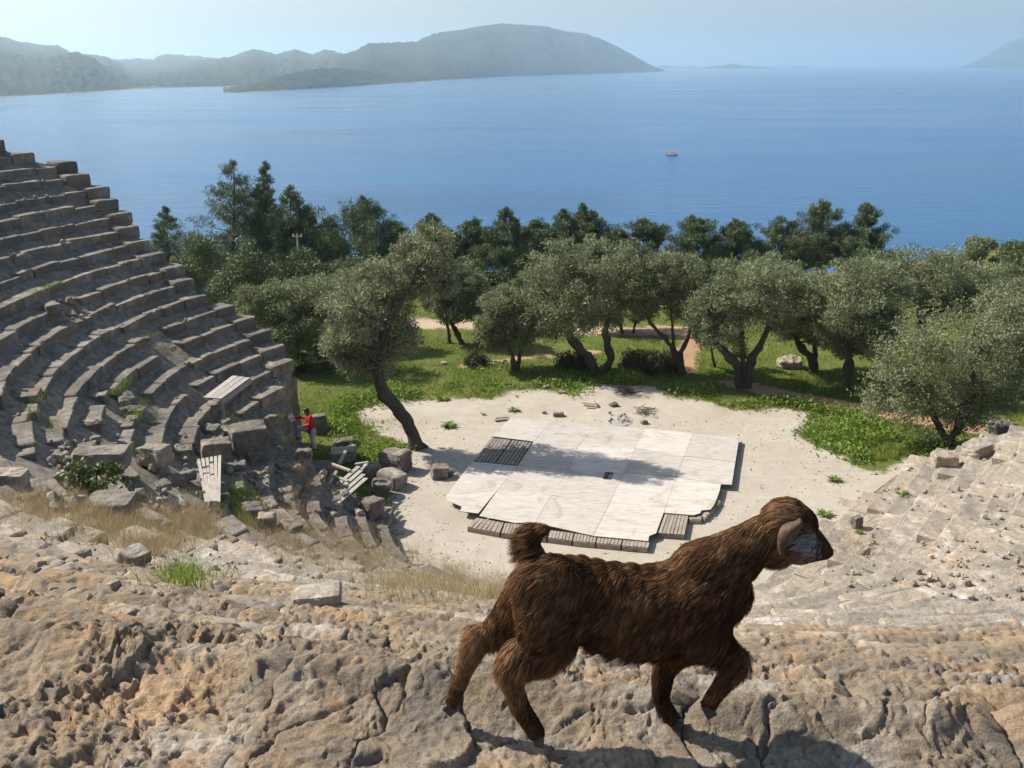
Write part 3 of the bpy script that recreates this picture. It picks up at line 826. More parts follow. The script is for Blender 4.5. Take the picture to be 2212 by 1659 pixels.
def bush(name, label, u, v, w, h, seed, mat='shrub', cat="shrub", group=None, leaf=(.12, .05), dens=1.0, pos=None):
    rng = np.random.default_rng(seed)
    b = ground_at(u, v) if pos is None else np.asarray(pos, float)
    sc = np.linalg.norm(b - np.array([0, 0, CAM_H]))/FPX; rx, rz = w*sc/2, h*sc
    root = empty(name, tuple(b), label, cat, group)
    cen = []; rad = []; acc = Acc()
    for k in range(int(8 + 10*rx)):
        a = rng.uniform(0, 2*np.pi); q = rng.uniform(0, 1)**.5
        hz = rz*rng.uniform(.15, .85)*(1 - .45*q*q)
        rr = rng.uniform(.22, .42)*min(rx, rz)
        c = b + np.array([math.cos(a)*q*rx*.8, math.sin(a)*q*rx*.7, max(hz, rr*.6)]); cen.append(c); rad.append(rr)
        if k < 9: limb(acc, b + np.array([0, 0, -.05]), c, .025, .008, rng, .15, 4, 4)
    acc.build("stem", M['bark'], root, True)
    n = int(np.clip((np.array(rad)**2).sum()*2600*dens, 500, 12000))
    V, F, t = leaves(cen, np.array(rad)*1.1, n, leaf[0], leaf[1], rng, .4)
    np_mesh("leaves", V, F, M[mat], root, False, dict(tint=t))
    return root

# ------------------------------------------------------------------ olive grove
olive_tree("leaning olive tree with a curved bare trunk standing at the left edge of the sand",
    [[(905, 968, .27), (880, 915, .22), (842, 862, .22), (818, 815, .2), (822, 750, .15), (845, 690, .10), (880, 630, .07), (905, 560, .04)]],
    [(790, 740, 170, 150), (800, 660, 190, 120), (850, 600, 150, 120), (915, 545, 130, 120), (930, 600, 120, 110), (860, 720, 110, 110), (930, 500, 60, 60), (780, 790, 120, 70)], 1, 'olive_green', 1.0, cs=.80)
olive_tree("slim two trunked olive tree beside the pale road behind the leaning olive",
    [[(1000, 742, .13), (985, 715, .10), (975, 690, .07), (985, 640, .04)], [(970, 740, .1), (968, 710, .08), (962, 680, .05)]], [(985, 640, 110, 100), (1000, 600, 80, 60), (950, 650, 60, 50)], 2)
olive_tree("small dense olive tree before the pale road, its crown hanging nearly to the ground",
    [[(1112, 802, .12), (1108, 770, .10), (1095, 740, .07), (1085, 690, .04)], [(1118, 800, .1), (1122, 770, .08), (1128, 740, .05)]], [(1095, 690, 110, 110), (1080, 650, 80, 60), (1115, 725, 80, 50), (1060, 710, 60, 60)], 3, dens=1.15)
olive_tree("largest olive tree, two dark trunks crossing at the base, in the middle of the grove",
    [[(1283, 803, .24), (1275, 775, .22), (1240, 740, .19), (1215, 700, .13), (1200, 650, .07)], [(1308, 803, .2), (1318, 765, .17), (1308, 720, .15), (1318, 670, .10), (1310, 600, .05)]],
    [(1225, 640, 170, 150), (1200, 580, 120, 90), (1290, 560, 160, 80), (1310, 620, 150, 110), (1180, 690, 100, 90), (1260, 690, 130, 70), (1345, 560, 60, 70)], 4)
olive_tree("olive tree with a slender forked trunk beside the red path",
    [[(1473, 808, .17), (1462, 770, .15), (1440, 735, .10), (1400, 690, .06), (1380, 640, .04)], [(1475, 806, .13), (1470, 765, .12), (1490, 720, .08), (1487, 660, .05)], [(1465, 790, .1), (1455, 740, .07), (1450, 680, .05), (1445, 620, .03)]],
    [(1400, 610, 110, 100), (1455, 590, 120, 80), (1480, 640, 90, 90), (1385, 660, 70, 60)], 5, dens=.9)
olive_tree("broad olive tree with a pale split trunk at the far edge of the sand",
    [[(1600, 838, .2), (1590, 790, .18), (1560, 755, .15), (1540, 730, .09), (1530, 690, .05)], [(1615, 838, .22), (1620, 790, .19), (1640, 745, .15), (1660, 700, .09), (1650, 640, .05)], [(1612, 800, .13), (1605, 750, .10), (1600, 690, .06)]],
    [(1610, 640, 190, 120), (1560, 690, 130, 100), (1680, 650, 110, 110), (1640, 590, 150, 60), (1530, 650, 60, 70)], 6)
olive_tree("olive tree with a stout bent trunk beside the white boulder",
    [[(1757, 802, .2), (1750, 770, .18), (1728, 745, .12), (1710, 710, .07), (1715, 680, .04)], [(1765, 795, .14), (1760, 755, .11), (1765, 710, .06)]], [(1735, 670, 110, 110), (1770, 690, 90, 90), (1715, 700, 60, 60)], 7)
olive_tree("upright olive tree with one straight dark trunk right of the white boulder",
    [[(1835, 842, .2), (1833, 800, .17), (1836, 760, .15), (1845, 700, .09), (1850, 640, .05)]], [(1850, 660, 170, 140), (1815, 700, 110, 100), (1890, 710, 100, 100), (1860, 740, 120, 60), (1870, 600, 130, 70)], 8)
olive_tree("wide olive tree at the back right of the grove, standing highest against the sea",
    [[(1995, 755, .22), (1990, 710, .18), (1985, 660, .12), (1990, 600, .06)]], [(1990, 590, 160, 90), (1930, 620, 140, 90), (2060, 610, 150, 90), (2010, 650, 220, 90), (1925, 570, 90, 40), (2110, 640, 80, 80)], 9)
olive_tree("nearest olive tree at the right, its low branches reaching over the stone tiers",
    [[(2045, 962, .2), (2075, 910, .17), (2095, 860, .14), (2100, 800, .09), (2120, 730, .05)], [(2060, 935, .13), (2000, 870, .10), (1965, 830, .07), (1920, 850, .04)]],
    [(2080, 720, 190, 120), (2010, 770, 170, 120), (2140, 800, 150, 140), (1940, 850, 120, 100), (2050, 850, 150, 110), (2130, 880, 110, 90), (2020, 910, 110, 70), (2180, 700, 110, 110), (1960, 790, 90, 70)], 10, dens=.9, leaf=(.13, .04))
olive_tree("olive tree cut by the right edge of the picture above the tiers",
    [[(2235, 850, .2), (2230, 790, .15), (2220, 720, .09)]], [(2215, 680, 130, 110), (2230, 760, 130, 120), (2180, 640, 90, 60)], 11)
olive_tree("low grey green olive tree close behind the end of the left tiers",
    [[(645, 800, .17), (640, 760, .13), (650, 700, .07)]], [(650, 690, 150, 130), (600, 660, 130, 90), (690, 640, 120, 80), (640, 760, 110, 90), (560, 650, 80, 60)], 12, 'olive', 1.0)
olive_tree("pale olive tree between the left pines and the leaning olive",
    [[(730, 760, .15), (735, 710, .11), (745, 650, .06)]], [(740, 640, 120, 90), (700, 690, 120, 110), (770, 620, 80, 60)], 13)
olive_tree("small far olive tree behind the forked olive near the road",
    [[(1345, 720, .1), (1340, 700, .07), (1335, 680, .04)], [(1368, 718, .08), (1372, 700, .06)]], [(1350, 660, 110, 70), (1310, 650, 80, 60)], 14)
olive_tree("thin young olive tree between the forked olive and the split trunk olive",
    [[(1545, 792, .07), (1538, 765, .05), (1535, 730, .03)]], [(1530, 720, 50, 50), (1545, 690, 60, 50)], 15)
olive_tree("olive tree half hidden behind the split trunk olive, in front of the pines",
    [[(1700, 700, .13), (1700, 660, .09), (1695, 620, .05)]], [(1700, 610, 110, 60), (1660, 590, 80, 50)], 16)

olive_tree("olive tree at the far right behind the nearest olive, its crown meeting the pale road",
    [[(2150, 740, .18), (2150, 700, .14), (2155, 650, .08)]], [(2150, 630, 150, 80), (2210, 620, 120, 80), (2190, 680, 160, 80)], 17)

# ------------------------------------------------------------------ pines and other trees
pine_tree("isolated small pine tree beside the top of the left tiers", (355, 447), 610, 78, 21, Y=86, crown_from=.1, dens=.8, ragged=.5)
pine_tree("tallest pine tree, rising above all others at the left", (505, 345), 655, 165, 22, Y=74, crown_from=.2, ragged=.45)
pine_tree("narrow tall pine tree touching the right side of the tallest pine", (573, 352), 655, 78, 23, Y=75, crown_from=.2, ragged=.45)
pine_tree("third tall pine of the left clump, with a rounded shoulder", (628, 402), 655, 105, 24, Y=73, crown_from=.15)
pine_tree("lower pine tree on the right flank of the left clump, just left of the gap", (668, 450), 650, 70, 25, Y=76, crown_from=.1)
pine_tree("broad dark pine tree with a pointed tip behind the leaning olive", (782, 425), 660, 160, 26, Y=72, crown_from=.12)
pine_tree("slim pine tree in the gap left of the broad dark pine", (712, 470), 650, 70, 27, Y=78, crown_from=.1)
pine_tree("rounded pine tree between the broad dark pine and the leaning olive crown", (850, 480), 655, 90, 28, Y=74)
pine_tree("pine tree tip showing just behind the top of the leaning olive crown", (932, 463), 650, 80, 29, Y=79)
pine_tree("low pine tree right of the leaning olive crown", (975, 500), 650, 70, 30, Y=76)
pine_tree("pine tree with a flat notched top left of the pointed pine", (1025, 474), 645, 95, 31, Y=76)
pine_tree("pointed pine tree with visible trunk foot on bright grass", (1092, 451), 640, 95, 32, Y=74, crown_from=.25)
pine_tree("short pine tree right beside the pointed pine", (1155, 478), 640, 85, 33, Y=77)
pine_tree("pine tree with two blunt tips behind the largest olive", (1215, 452), 640, 105, 34, Y=75)
pine_tree("ragged pine tree leaning right behind the largest olive", (1258, 440), 640, 90, 35, Y=79, lean=-8, ragged=.55)
pine_tree("small pine tree showing between the largest olive and the forked olive", (1335, 498), 640, 80, 36, Y=76)
pine_tree("wide pine tree with several tips above the forked olive", (1388, 474), 640, 120, 37, Y=77, ragged=.5)
pine_tree("dark conical pine tree standing alone above the split trunk olive", (1500, 470), 635, 110, 38, Y=75)
pine_tree("pine tree with a thin tip left of the dense round pine", (1590, 476), 630, 95, 39, Y=76)
pine_tree("dense round topped pine tree above the stout bent olive", (1688, 470), 630, 130, 40, Y=77, ragged=.2)
pine_tree("tall pine tree with a pale pointed top in the right hand clump", (1776, 434), 625, 110, 41, Y=78, crown_from=.15)
pine_tree("low pine tree filling the gap below the pale pointed pine", (1820, 505), 625, 110, 42, Y=76)
pine_tree("open pine tree with a long side branch at the right end of the pines", (1875, 440), 625, 95, 43, Y=79, crown_from=.3, ragged=.6)
for lab, u, v, w, h, sd in [("dark green bushy carob tree directly right of the top end of the left tiers", 450, 660, 150, 170, 51),
                            ("dark green broad carob tree in front of the tallest pine", 545, 690, 170, 190, 52),
                            ("dark broadleaf tree below the broad dark pine", 770, 660, 150, 120, 53),
                            ("dark broadleaf tree tucked behind the leaning olive trunk", 1010, 650, 130, 110, 54),
                            ("low dark tree on the shore left of the largest olive", 1130, 660, 110, 90, 55)]:
    bush("carob_tree", lab, u, v, w, h, sd, 'broadleaf', "tree", "dark broadleaf trees in front of the pines", (.17, .07), .8)
for lab, u, v, w, h, sd in [("dark bushy tree in the shade between the leaning olive and the pointed pine", 1045, 672, 130, 120, 301),
                            ("dark bushy tree behind the left side of the largest olive", 1150, 668, 110, 110, 302),
                            ("dark bushy tree behind the right side of the largest olive", 1330, 662, 110, 110, 303),
                            ("dark bushy tree behind the forked olive crown", 1430, 650, 130, 100, 304),
                            ("dark bushy tree under the lone conical pine", 1530, 645, 120, 105, 305),
                            ("dark bushy tree under the pine with the thin tip", 1610, 640, 110, 105, 306),
                            ("dark bushy tree at the foot of the dense round pine", 1660, 632, 110, 90, 307),
                            ("dark bushy tree at the foot of the open pine with the side branch", 1880, 630, 120, 90, 308),
                            ("dark bushy tree low against the sea at the left, beside the isolated pine", 420, 640, 110, 110, 309),
                            ("dark bushy tree below the third tall pine", 650, 665, 150, 150, 310),
                            ("dark bushy tree between the third tall pine and the broad dark pine", 715, 670, 120, 130, 311)]:
    bush("carob_tree", lab, u, v, w, h, sd, 'pine', "tree", "dark broadleaf trees in front of the pines", (.2, .06), .9)
bush("shore_tree", "lone grey green tree against the sea at the right, behind the olives", 2105, 612, 80, 105, 61, 'olive', "tree", None, (.18, .07))
bush("shore_tree", "dark bush at the far right edge above the pale road", 2205, 572, 90, 50, 62, 'broadleaf', "tree", None, (.18, .07))
for lab, u, v, w, h, sd, m in [("dark shrub with dry stems at the edge of the stony patch", 1030, 790, 60, 42, 71, 'shrub'), ("low spreading brown green shrub behind the sand, right of the largest olive", 1400, 800, 150, 48, 72, 'shrub'),
                               ("low shrub touching the left side of the largest olive trunk", 1235, 795, 100, 40, 73, 'shrub'), ("dark round shrub under the slim two trunked olive", 1055, 745, 60, 60, 74, 'broadleaf'),
                               ("grey shrub beside the far right road", 2180, 640, 80, 60, 75, 'olive'), ("small dark shrub on the grass left of the white boulder", 1600, 770, 40, 26, 76, 'shrub'),
                               ("grey shrub under the right hand pines", 1770, 655, 110, 34, 77, 'olive'), ("dark shrub in the shade behind the left tiers", 600, 800, 120, 70, 78, 'broadleaf')]:
    bush("shrub", lab, u, v, w, h, sd, m, "shrub", "shrubs among the grass and trees")


# ------------------------------------------------------------------ stage, wood, stones
def px(p): return float(np.linalg.norm(np.asarray(p) - np.array([0, 0, CAM_H])))/FPX     # metres per photo pixel there
SC = 2212/2272
def z2(X, Y): return (X*.34358*SC, (800 + Y*.34358)*SC)
def z3(X, Y): return ((600 + X*.20796)*SC, (800 + Y*.20796)*SC)
def z4(X, Y): return ((900 + X*.38879)*SC, (800 + Y*.38879)*SC)
def z6(X, Y): return ((1650 + X*.28119)*SC, (800 + Y*.28119)*SC)

# ------------------------------------------------------------------ stage of plywood on pallets
def prism(acc, poly, z0, z1, a=None):
    n = len(poly); poly = np.asarray(poly, float)
    V = np.concatenate([np.c_[poly[:, :2], np.full(n, z0) if np.isscalar(z0) else z0], np.c_[poly[:, :2], np.full(n, z1) if np.isscalar(z1) else z1]])
    base = acc.n
    acc.add(V, np.array([(k, (k + 1) % n, n + (k + 1) % n, n + k) for k in range(n)]), a)
    acc.f.append(np.array([list(range(n, 2*n))]) + base); acc.f.append(np.array([list(range(n))[::-1]]) + base)
def orient(poly):
    poly = np.asarray(poly, float); x, y = poly[:, 0], poly[:, 1]
    return poly if np.sum(x*np.roll(y, -1) - np.roll(x, -1)*y) > 0 else poly[::-1]
def pallet_in(quad, z0, ht, rng, mat, parent, nsl=7, along=0):
    q = np.asarray(quad, float)[:, :2]
    def bl(s, t): return (q[0]*(1 - s)*(1 - t) + q[1]*s*(1 - t) + q[2]*s*t + q[3]*(1 - s)*t)
    acc = Acc()
    for s in (.04, .5, .96):
        a, b = (bl(s, .02), bl(s, .98)) if along else (bl(.02, s), bl(.98, s))
        beam(acc, (*a, z0 + (ht - .022)/2), (*b, z0 + (ht - .022)/2), .07, ht - .024, a=rng.uniform())
    for k in range(nsl):
        s = (k + .5)/nsl
        a, b = (bl(.0, s), bl(1, s)) if along else (bl(s, .0), bl(s, 1))
        w = np.linalg.norm(bl(1, 1) - bl(1, 0) if along else bl(1, .5) - bl(0, .5))/nsl*rng.uniform(.74, .9)
        dz = rng.normal()*.002
        beam(acc, (*a, z0 + ht - .010 + dz), (*b, z0 + ht - .010 + dz + rng.normal()*.002), w, .02, a=rng.uniform())
    return acc.build("pallet", mat, parent, False, "tint")
def build_stage():
    rng = np.random.default_rng(5); c = on_z(*z4(1000, 700), 0)
    root = empty("stage_platform", (c[0], c[1], 0), "low stage of bleached plywood sheets laid over wooden pallets in the middle of the sand", "stage")
    PT = .21
    quads = [[(600,325),(835,345),(730,462),(490,432)], [(835,345),(1085,368),(985,488),(730,462)], [(1085,368),(1365,388),(1310,500),(985,488)], [(1365,388),(1640,415),(1590,545),(1310,500)], [(1640,415),(1905,440),(1882,578),(1590,545)],
      [(730,462),(985,488),(930,625),(640,600)], [(985,488),(1310,500),(1245,640),(930,625)], [(1310,500),(1590,545),(1545,665),(1245,640)], [(1590,545),(1882,578),(1862,708),(1800,705),(1545,665)],
      [(380,575),(640,600),(525,738),(280,705)], [(640,600),(930,625),(830,770),(525,738)], [(930,625),(1138,634),(1126,676),(1176,680),(1188,638),(1245,640),(1165,810),(830,770)], [(1245,640),(1545,665),(1485,835),(1165,810)],
      [(1545,665),(1800,705),(1790,750),(1775,790),(1760,825),(1740,850),(1690,855),(1680,872),(1640,882),(1475,868),(1485,835)],
      [(280,705),(525,738),(415,872),(310,860),(320,832),(240,800),(230,778)], [(525,738),(830,770),(740,925),(620,925),(420,885)], [(830,770),(1165,810),(1070,1000),(740,925)], [(1165,810),(1485,835),(1430,985),(1390,1000),(1385,1030),(1070,1000)]]
    for k, qd in enumerate(quads):
        P = orient([on_z(*z4(*p), PT)[:2] for p in qd]); cen = P.mean(0)
        P = cen + (P - cen)*(1 - .006/np.linalg.norm(P - cen, axis=1))[:, None]
        tilt = rng.normal(size=2)*.0022; z = PT + rng.uniform(-.004, .004) + ((P - cen) @ tilt)
        a = Acc(); prism(a, P, z - .018, z, rng.uniform(.1, 1)); a.build("plywood_sheet", M['plywood'], root, False, "tint")
    for qd in quads[:10] + quads[10:11] + quads[12:13] + [quads[11][:1] + quads[11][5:]] + quads[16:]:
        q4 = [np.array(p, float) for p in (qd if len(qd) == 4 else [qd[0], qd[1], qd[-2], qd[-1]] if len(qd) > 4 else qd)]
        P = np.array([on_z(*z4(*p), .15)[:2] for p in q4]); cen = P.mean(0); P = cen + (P - cen)*.97
        pallet_in(P, .004, .155, rng, M['darkwood'], root, 8)
    hole = [(490,432),(730,462),(640,600),(380,575)]
    P = np.array([on_z(*z4(*p), .16)[:2] for p in hole]); cen = P.mean(0)
    for s0, s1 in ((.02, .49), (.51, .98)):
        for t0, t1 in ((.02, .49), (.51, .98)):
            bl = lambda s, t: P[0]*(1-s)*(1-t) + P[1]*s*(1-t) + P[2]*s*t + P[3]*(1-s)*t
            pallet_in([bl(s0, t0), bl(s1, t0), bl(s1, t1), bl(s0, t1)], .004, .16, rng, M['darkwood'], root, 6)
    strips = [[(405,900),(560,928),(538,985),(350,950)], [(565,930),(690,940),(668,1000),(545,986)], [(700,940),(820,968),(805,1012),(678,1000)], [(826,972),(960,988),(950,1030),(812,1012)], [(964,990),(1092,1003),(1082,1042),(954,1031)], [(1096,1005),(1238,1022),(1228,1056),(1087,1042)], [(1242,1022),(1395,1036),(1385,1070),(1232,1057)], [(1482,866),(1616,880),(1592,997),(1440,985)], [(1690,850),(1775,790),(1795,800),(1700,900)], [(1620,876),(1692,866),(1688,905),(1618,905)]]
    for k, qd in enumerate(strips):
        P = np.array([on_z(*z4(*p), .15)[:2] for p in qd])
        pallet_in(P, .004, .165 if k < 8 else .14, rng, M['pallet'], root, 7)
    return root
build_stage()

# ------------------------------------------------------------------ loose wood on the tiers
def build_wood():
    rng = np.random.default_rng(9)
    # board with slots on the lower left tiers
    Z = march(*z2(1360, 900))[2] + .42
    q = [on_z(*z2(*p), Z)[:2] for p in ((1268, 640), (1432, 612), (1420, 912), (1325, 915))]
    root = empty("pallet_board", (q[0][0], q[0][1], Z), "pale slatted wooden board with broken slots lying on the lower left tiers", "board")
    bl = lambda s, t: np.asarray(q[0])*(1-s)*(1-t) + np.asarray(q[1])*s*(1-t) + np.asarray(q[2])*s*t + np.asarray(q[3])*(1-s)*t
    for k in range(6):
        s = (k + .5)/6
        segs = [(0, 1)] if k in (0, 4, 5) else [(0, .12), (.16, .40), (.44, 1)] if k == 3 else [(0, .2), (.26, .36), (.42, 1)]
        for a, b in segs:
            A = Acc(); w = np.linalg.norm(bl(1, .5) - bl(0, .5))/6*.9
            beam(A, (*bl(s, a), Z), (*bl(s, b), Z + rng.normal()*.004), w, .025, a=rng.uniform(.3, 1)); A.build("slat", M['plank'], root, False, "tint")
    for t in (.05, .38, .7, .97):
        A = Acc(); beam(A, (*bl(0, t), Z - .06), (*bl(1, t), Z - .06), .09, .09, a=rng.uniform()); A.build("bearer", M['plank'], root, False, "tint")
    # long panel across the upper steps
    Z = march(*z2(1400, 300))[2] + .35
    q = [on_z(*z2(*p), Z)[:2] for p in ((1310, 240), (1430, 248), (1618, 118), (1500, 102))]
    root = empty("wood_panel", (q[0][0], q[0][1], Z), "long weathered wooden panel lying across the steps above the person", "board")
    for k in range(3):
        A = Acc(); s = (k + .5)/3
        a = np.asarray(q[0])*(1 - s) + np.asarray(q[1])*s; b = np.asarray(q[3])*(1 - s) + np.asarray(q[2])*s
        beam(A, (*a, Z), (*b, Z + .02), np.linalg.norm(np.asarray(q[1]) - np.asarray(q[0]))/3*.96, .03, a=rng.uniform(.2, 1)); A.build("plank", M['plank'], root, False, "tint")
    A = Acc(); beam(A, (q[1][0], q[1][1], Z - .09), (q[2][0], q[2][1], Z - .07), .06, .13, a=.2); A.build("edge_beam", M['plank'], root, False, "tint")
    A = Acc(); beam(A, (q[1][0] + .02, q[1][1], Z - .14), (q[1][0] + .02, q[1][1], Z - .6), .07, .07, up=(1, 0, 0), a=.2); A.build("leg", M['plank'], root, False, "tint")
    # smashed pallet heap above the sand
    Z = 1.15
    p0 = on_z(*z3(760, 1300), Z)
    root = empty("broken_pallet", (p0[0], p0[1], Z - .3), "smashed wooden pallet with bare frame beams tilted over the stones beside the sand", "pallet")
    def bm(name, a, b, w, t, za=0, zb=0, m='plank'):
        A = Acc(); pa = on_z(*z3(*a), Z + za); pb = on_z(*z3(*b), Z + zb)
        beam(A, pa, pb, w, t, a=rng.uniform(.2, 1)); A.build(name, M[m], root, False, "tint")
    for k in range(4):
        dx, dy = k*-26, k*-42
        bm("deck_plank", (690 + dx, 1545 + dy), (1020 + dx, 1255 + dy), .13, .025, .02, .02)
    bm("frame_beam", (600, 1370), (705, 1185), .09, .07, .0, .0); bm("frame_beam", (730, 1110), (800, 970), .09, .07, .0, .05)
    bm("frame_beam", (655, 1105), (850, 1175), .09, .06, .08, .08); bm("frame_beam", (645, 1220), (830, 1290), .10, .06, .05, .05)
    bm("frame_beam", (605, 1372), (715, 1415), .09, .06, .05, .05); bm("frame_beam", (700, 1310), (780, 1345), .08, .05, .05, .03)
    bm("loose_plank", (905, 1105), (1045, 1085), .09, .05, -.1, -.1); bm("loose_plank", (945, 1190), (1025, 1105), .09, .05, -.1, -.05)
    bm("loose_plank", (665, 995), (760, 985), .09, .05, .1, .1); bm("loose_plank", (450, 1375), (620, 1400), .12, .04, -.1, -.1, 'pallet')
build_wood()

# ------------------------------------------------------------------ loose stones
def rock(name, label, uv, w, h, seed, cat="stone", group=None, mat='stone', rz=None, depth=None, lift=0.0, power=6.0, amp=.05, at=None):
    rng = np.random.default_rng(seed)
    p = march(*uv) if at is None else np.asarray(at, float)
    k = px(p); hw = w*k/2; hh = max(h*k*.42, .05); dd = (depth*k/2) if depth else hw*rng.uniform(.6, .9)
    acc = Acc(); Mx = rotm(rng.normal()*.07, rng.normal()*.07, rng.uniform(-.5, .5) if rz is None else rz)
    stone(acc, (p[0], p[1], p[2] + hh*.85 + lift), (hw, dd, hh), Mx, rng, min(amp, hh*.6), rng.uniform(), 7, power)
    o = acc.build(name, M[mat], None, False, "tint"); tag(o, label, cat, group); 
    return o
rock("stone_block", "squared pale stone block with a hollowed top above the broken pallet", z3(780, 1090), 240, 200, 201, rz=.15) if False else None
for lab, uv, w, h, sd, rz in [
    ("squared pale stone block with a worn top above the broken pallet", z3(785, 1060), 52, 34, 201, .1),
    ("large squared stone block at the foot of the leaning olive trunk", z3(1330, 1160), 62, 54, 202, -.5),
    ("pale stone block lying at the edge of the sand below the larger block", z3(1310, 1340), 54, 42, 203, -.6),
    ("round ended stone seat fragment right of the broken pallet", z3(1060, 1260), 46, 44, 204, .7),
    ("rounded grey boulder between the pallet and the sand edge", z3(1190, 1440), 40, 44, 205, .2),
    ("long upright stone slab at the lowest edge of the left tiers", z3(1080, 1660), 46, 52, 206, .9),
    ("small cubic stone in front of the person's foot", z3(365, 1040), 32, 24, 207, 0),
    ("tall grey rock standing behind the person", z3(540, 770), 32, 54, 208, .3),
    ("flat grey rock on the grass right of the person", z3(800, 900), 44, 18, 209, .3),
    ("brown lump of rock sitting on the sand left of the stage", z3(1810, 1245), 36, 34, 210, .2),
    ("small flat stone leaning on the brown rock left of the stage", z3(1925, 1230), 16, 14, 211, .6),
    ("big round ended stone slab lying flat among the ruined left tiers", z2(660, 690), 100, 50, 212, .2),
    ("pale tilted stone slab above the slatted board", z2(1000, 660), 60, 48, 213, -.2),
    ("squared stone block just above the slatted board", z2(1400, 620), 58, 44, 214, .4),
    ("large squared stone block right above the slatted board's end", z2(1620, 620), 74, 62, 215, .35),
    ("dark pointed boulder in the grass below the slatted board", z2(1630, 1010), 46, 34, 216, .4),
    ("pale round boulder right of the dark pointed boulder", z2(1730, 1070), 36, 34, 217, .1),
    ("broad flat slab at the edge of the dry grass on the left", z2(720, 960), 86, 30, 218, .1),
    ("upright pale stone at the left picture edge above the dry grass", z2(70, 820), 66, 44, 219, .1),
    ("cracked square stone in the middle of the dry grass slope", z2(880, 1310), 52, 36, 220, -.6),
    ("white sharp edged stone wedge lying on the tiers left of the goat", z2(2060, 1560), 90, 22, 221, .15),
    ("white end block standing on the lowest right hand tier", z6(1570, 830), 46, 34, 222, .0),
    ("white weathered boulder at the end of the second right hand tier", z6(1840, 740), 50, 30, 223, .5),
    ("squared end stone high on the right hand tiers", z6(2030, 570), 48, 28, 224, .2),
    ("small brown stone with a dark face standing on the right hand tiers", z6(890, 1320), 22, 32, 225, .4)]:
    rock("stone_block", lab, uv, w, h, sd, rz=rz, mat='stone_pale' if ('pale' in lab or 'white' in lab.split()[0]) else 'stone')
pz = on_z(690, 985, 1.35)
rock("stone_block", "low broken stone block the person in red is standing on", None, 60, 90, 240, at=(pz[0], pz[1], .05), rz=.3)
pz = on_z(655, 958, 1.55)
rock("stone_block", "raised stone block under the person's lifted foot", None, 44, 60, 241, at=(pz[0] - .1, pz[1], .75), rz=.1)
b = ground_at(1705, 792); rock("boulder", "white boulder on the grass between the split trunk olive and the bent olive", None, 50, 26, 231, mat='stone_pale', at=b, power=3, amp=.1)
rng = np.random.default_rng(77); nn = 0; tries = 0
while nn < 46 and tries < 900:
    tries += 1
    c, rr, w = RUIN[int(rng.integers(len(RUIN)))]
    x, y = c[:2] + rng.normal(size=2)*rr*.75; z = theatre_z(x, y)
    if z < 0: continue
    sz = rng.uniform(14, 46)
    rock("tumbled_stone", "broken limestone block tumbled among the ruined tiers at the left", None, sz, sz*rng.uniform(.5, .8), 300 + nn, group="tumbled blocks of the ruined left tiers", at=(x, y, z - .12), rz=rng.uniform(0, 3), amp=.07, power=5)
    nn += 1
for k in range(26):
    a = rng.uniform(0, 1); x, y = on_z(rng.uniform(1000, 1090), rng.uniform(775, 800), 0)[:2]
    rock("field_stone", "small pale stone in the stony patch beside the brown shrub", None, rng.uniform(4, 10), rng.uniform(3, 6), 400 + k, group="stones of the stony patch", mat='stone_pale', at=(x, y, tz(x, y)), power=3)
for k, (u, v) in enumerate([(1220, 781), (1690, 795), (960, 787), (1560, 830), (1215, 850), (1180, 838), (1950, 905), (1660, 862)]):
    lab = ["on the grass left of the largest olive trunks", "just left of the white boulder", "on the grass right of the leaning olive", "on the grass left of the split olive trunk", "at the far sand edge behind the ash heap", "on the far sand edge in the weeds", "in the grass beside the nearest olive", "beside the red path near the split olive trunk"][k]
    p = ground_at(u, v); rock("field_stone", "small white stone lying " + lab, None, 14, 8, 450 + k, mat='stone_pale', at=p, power=3)

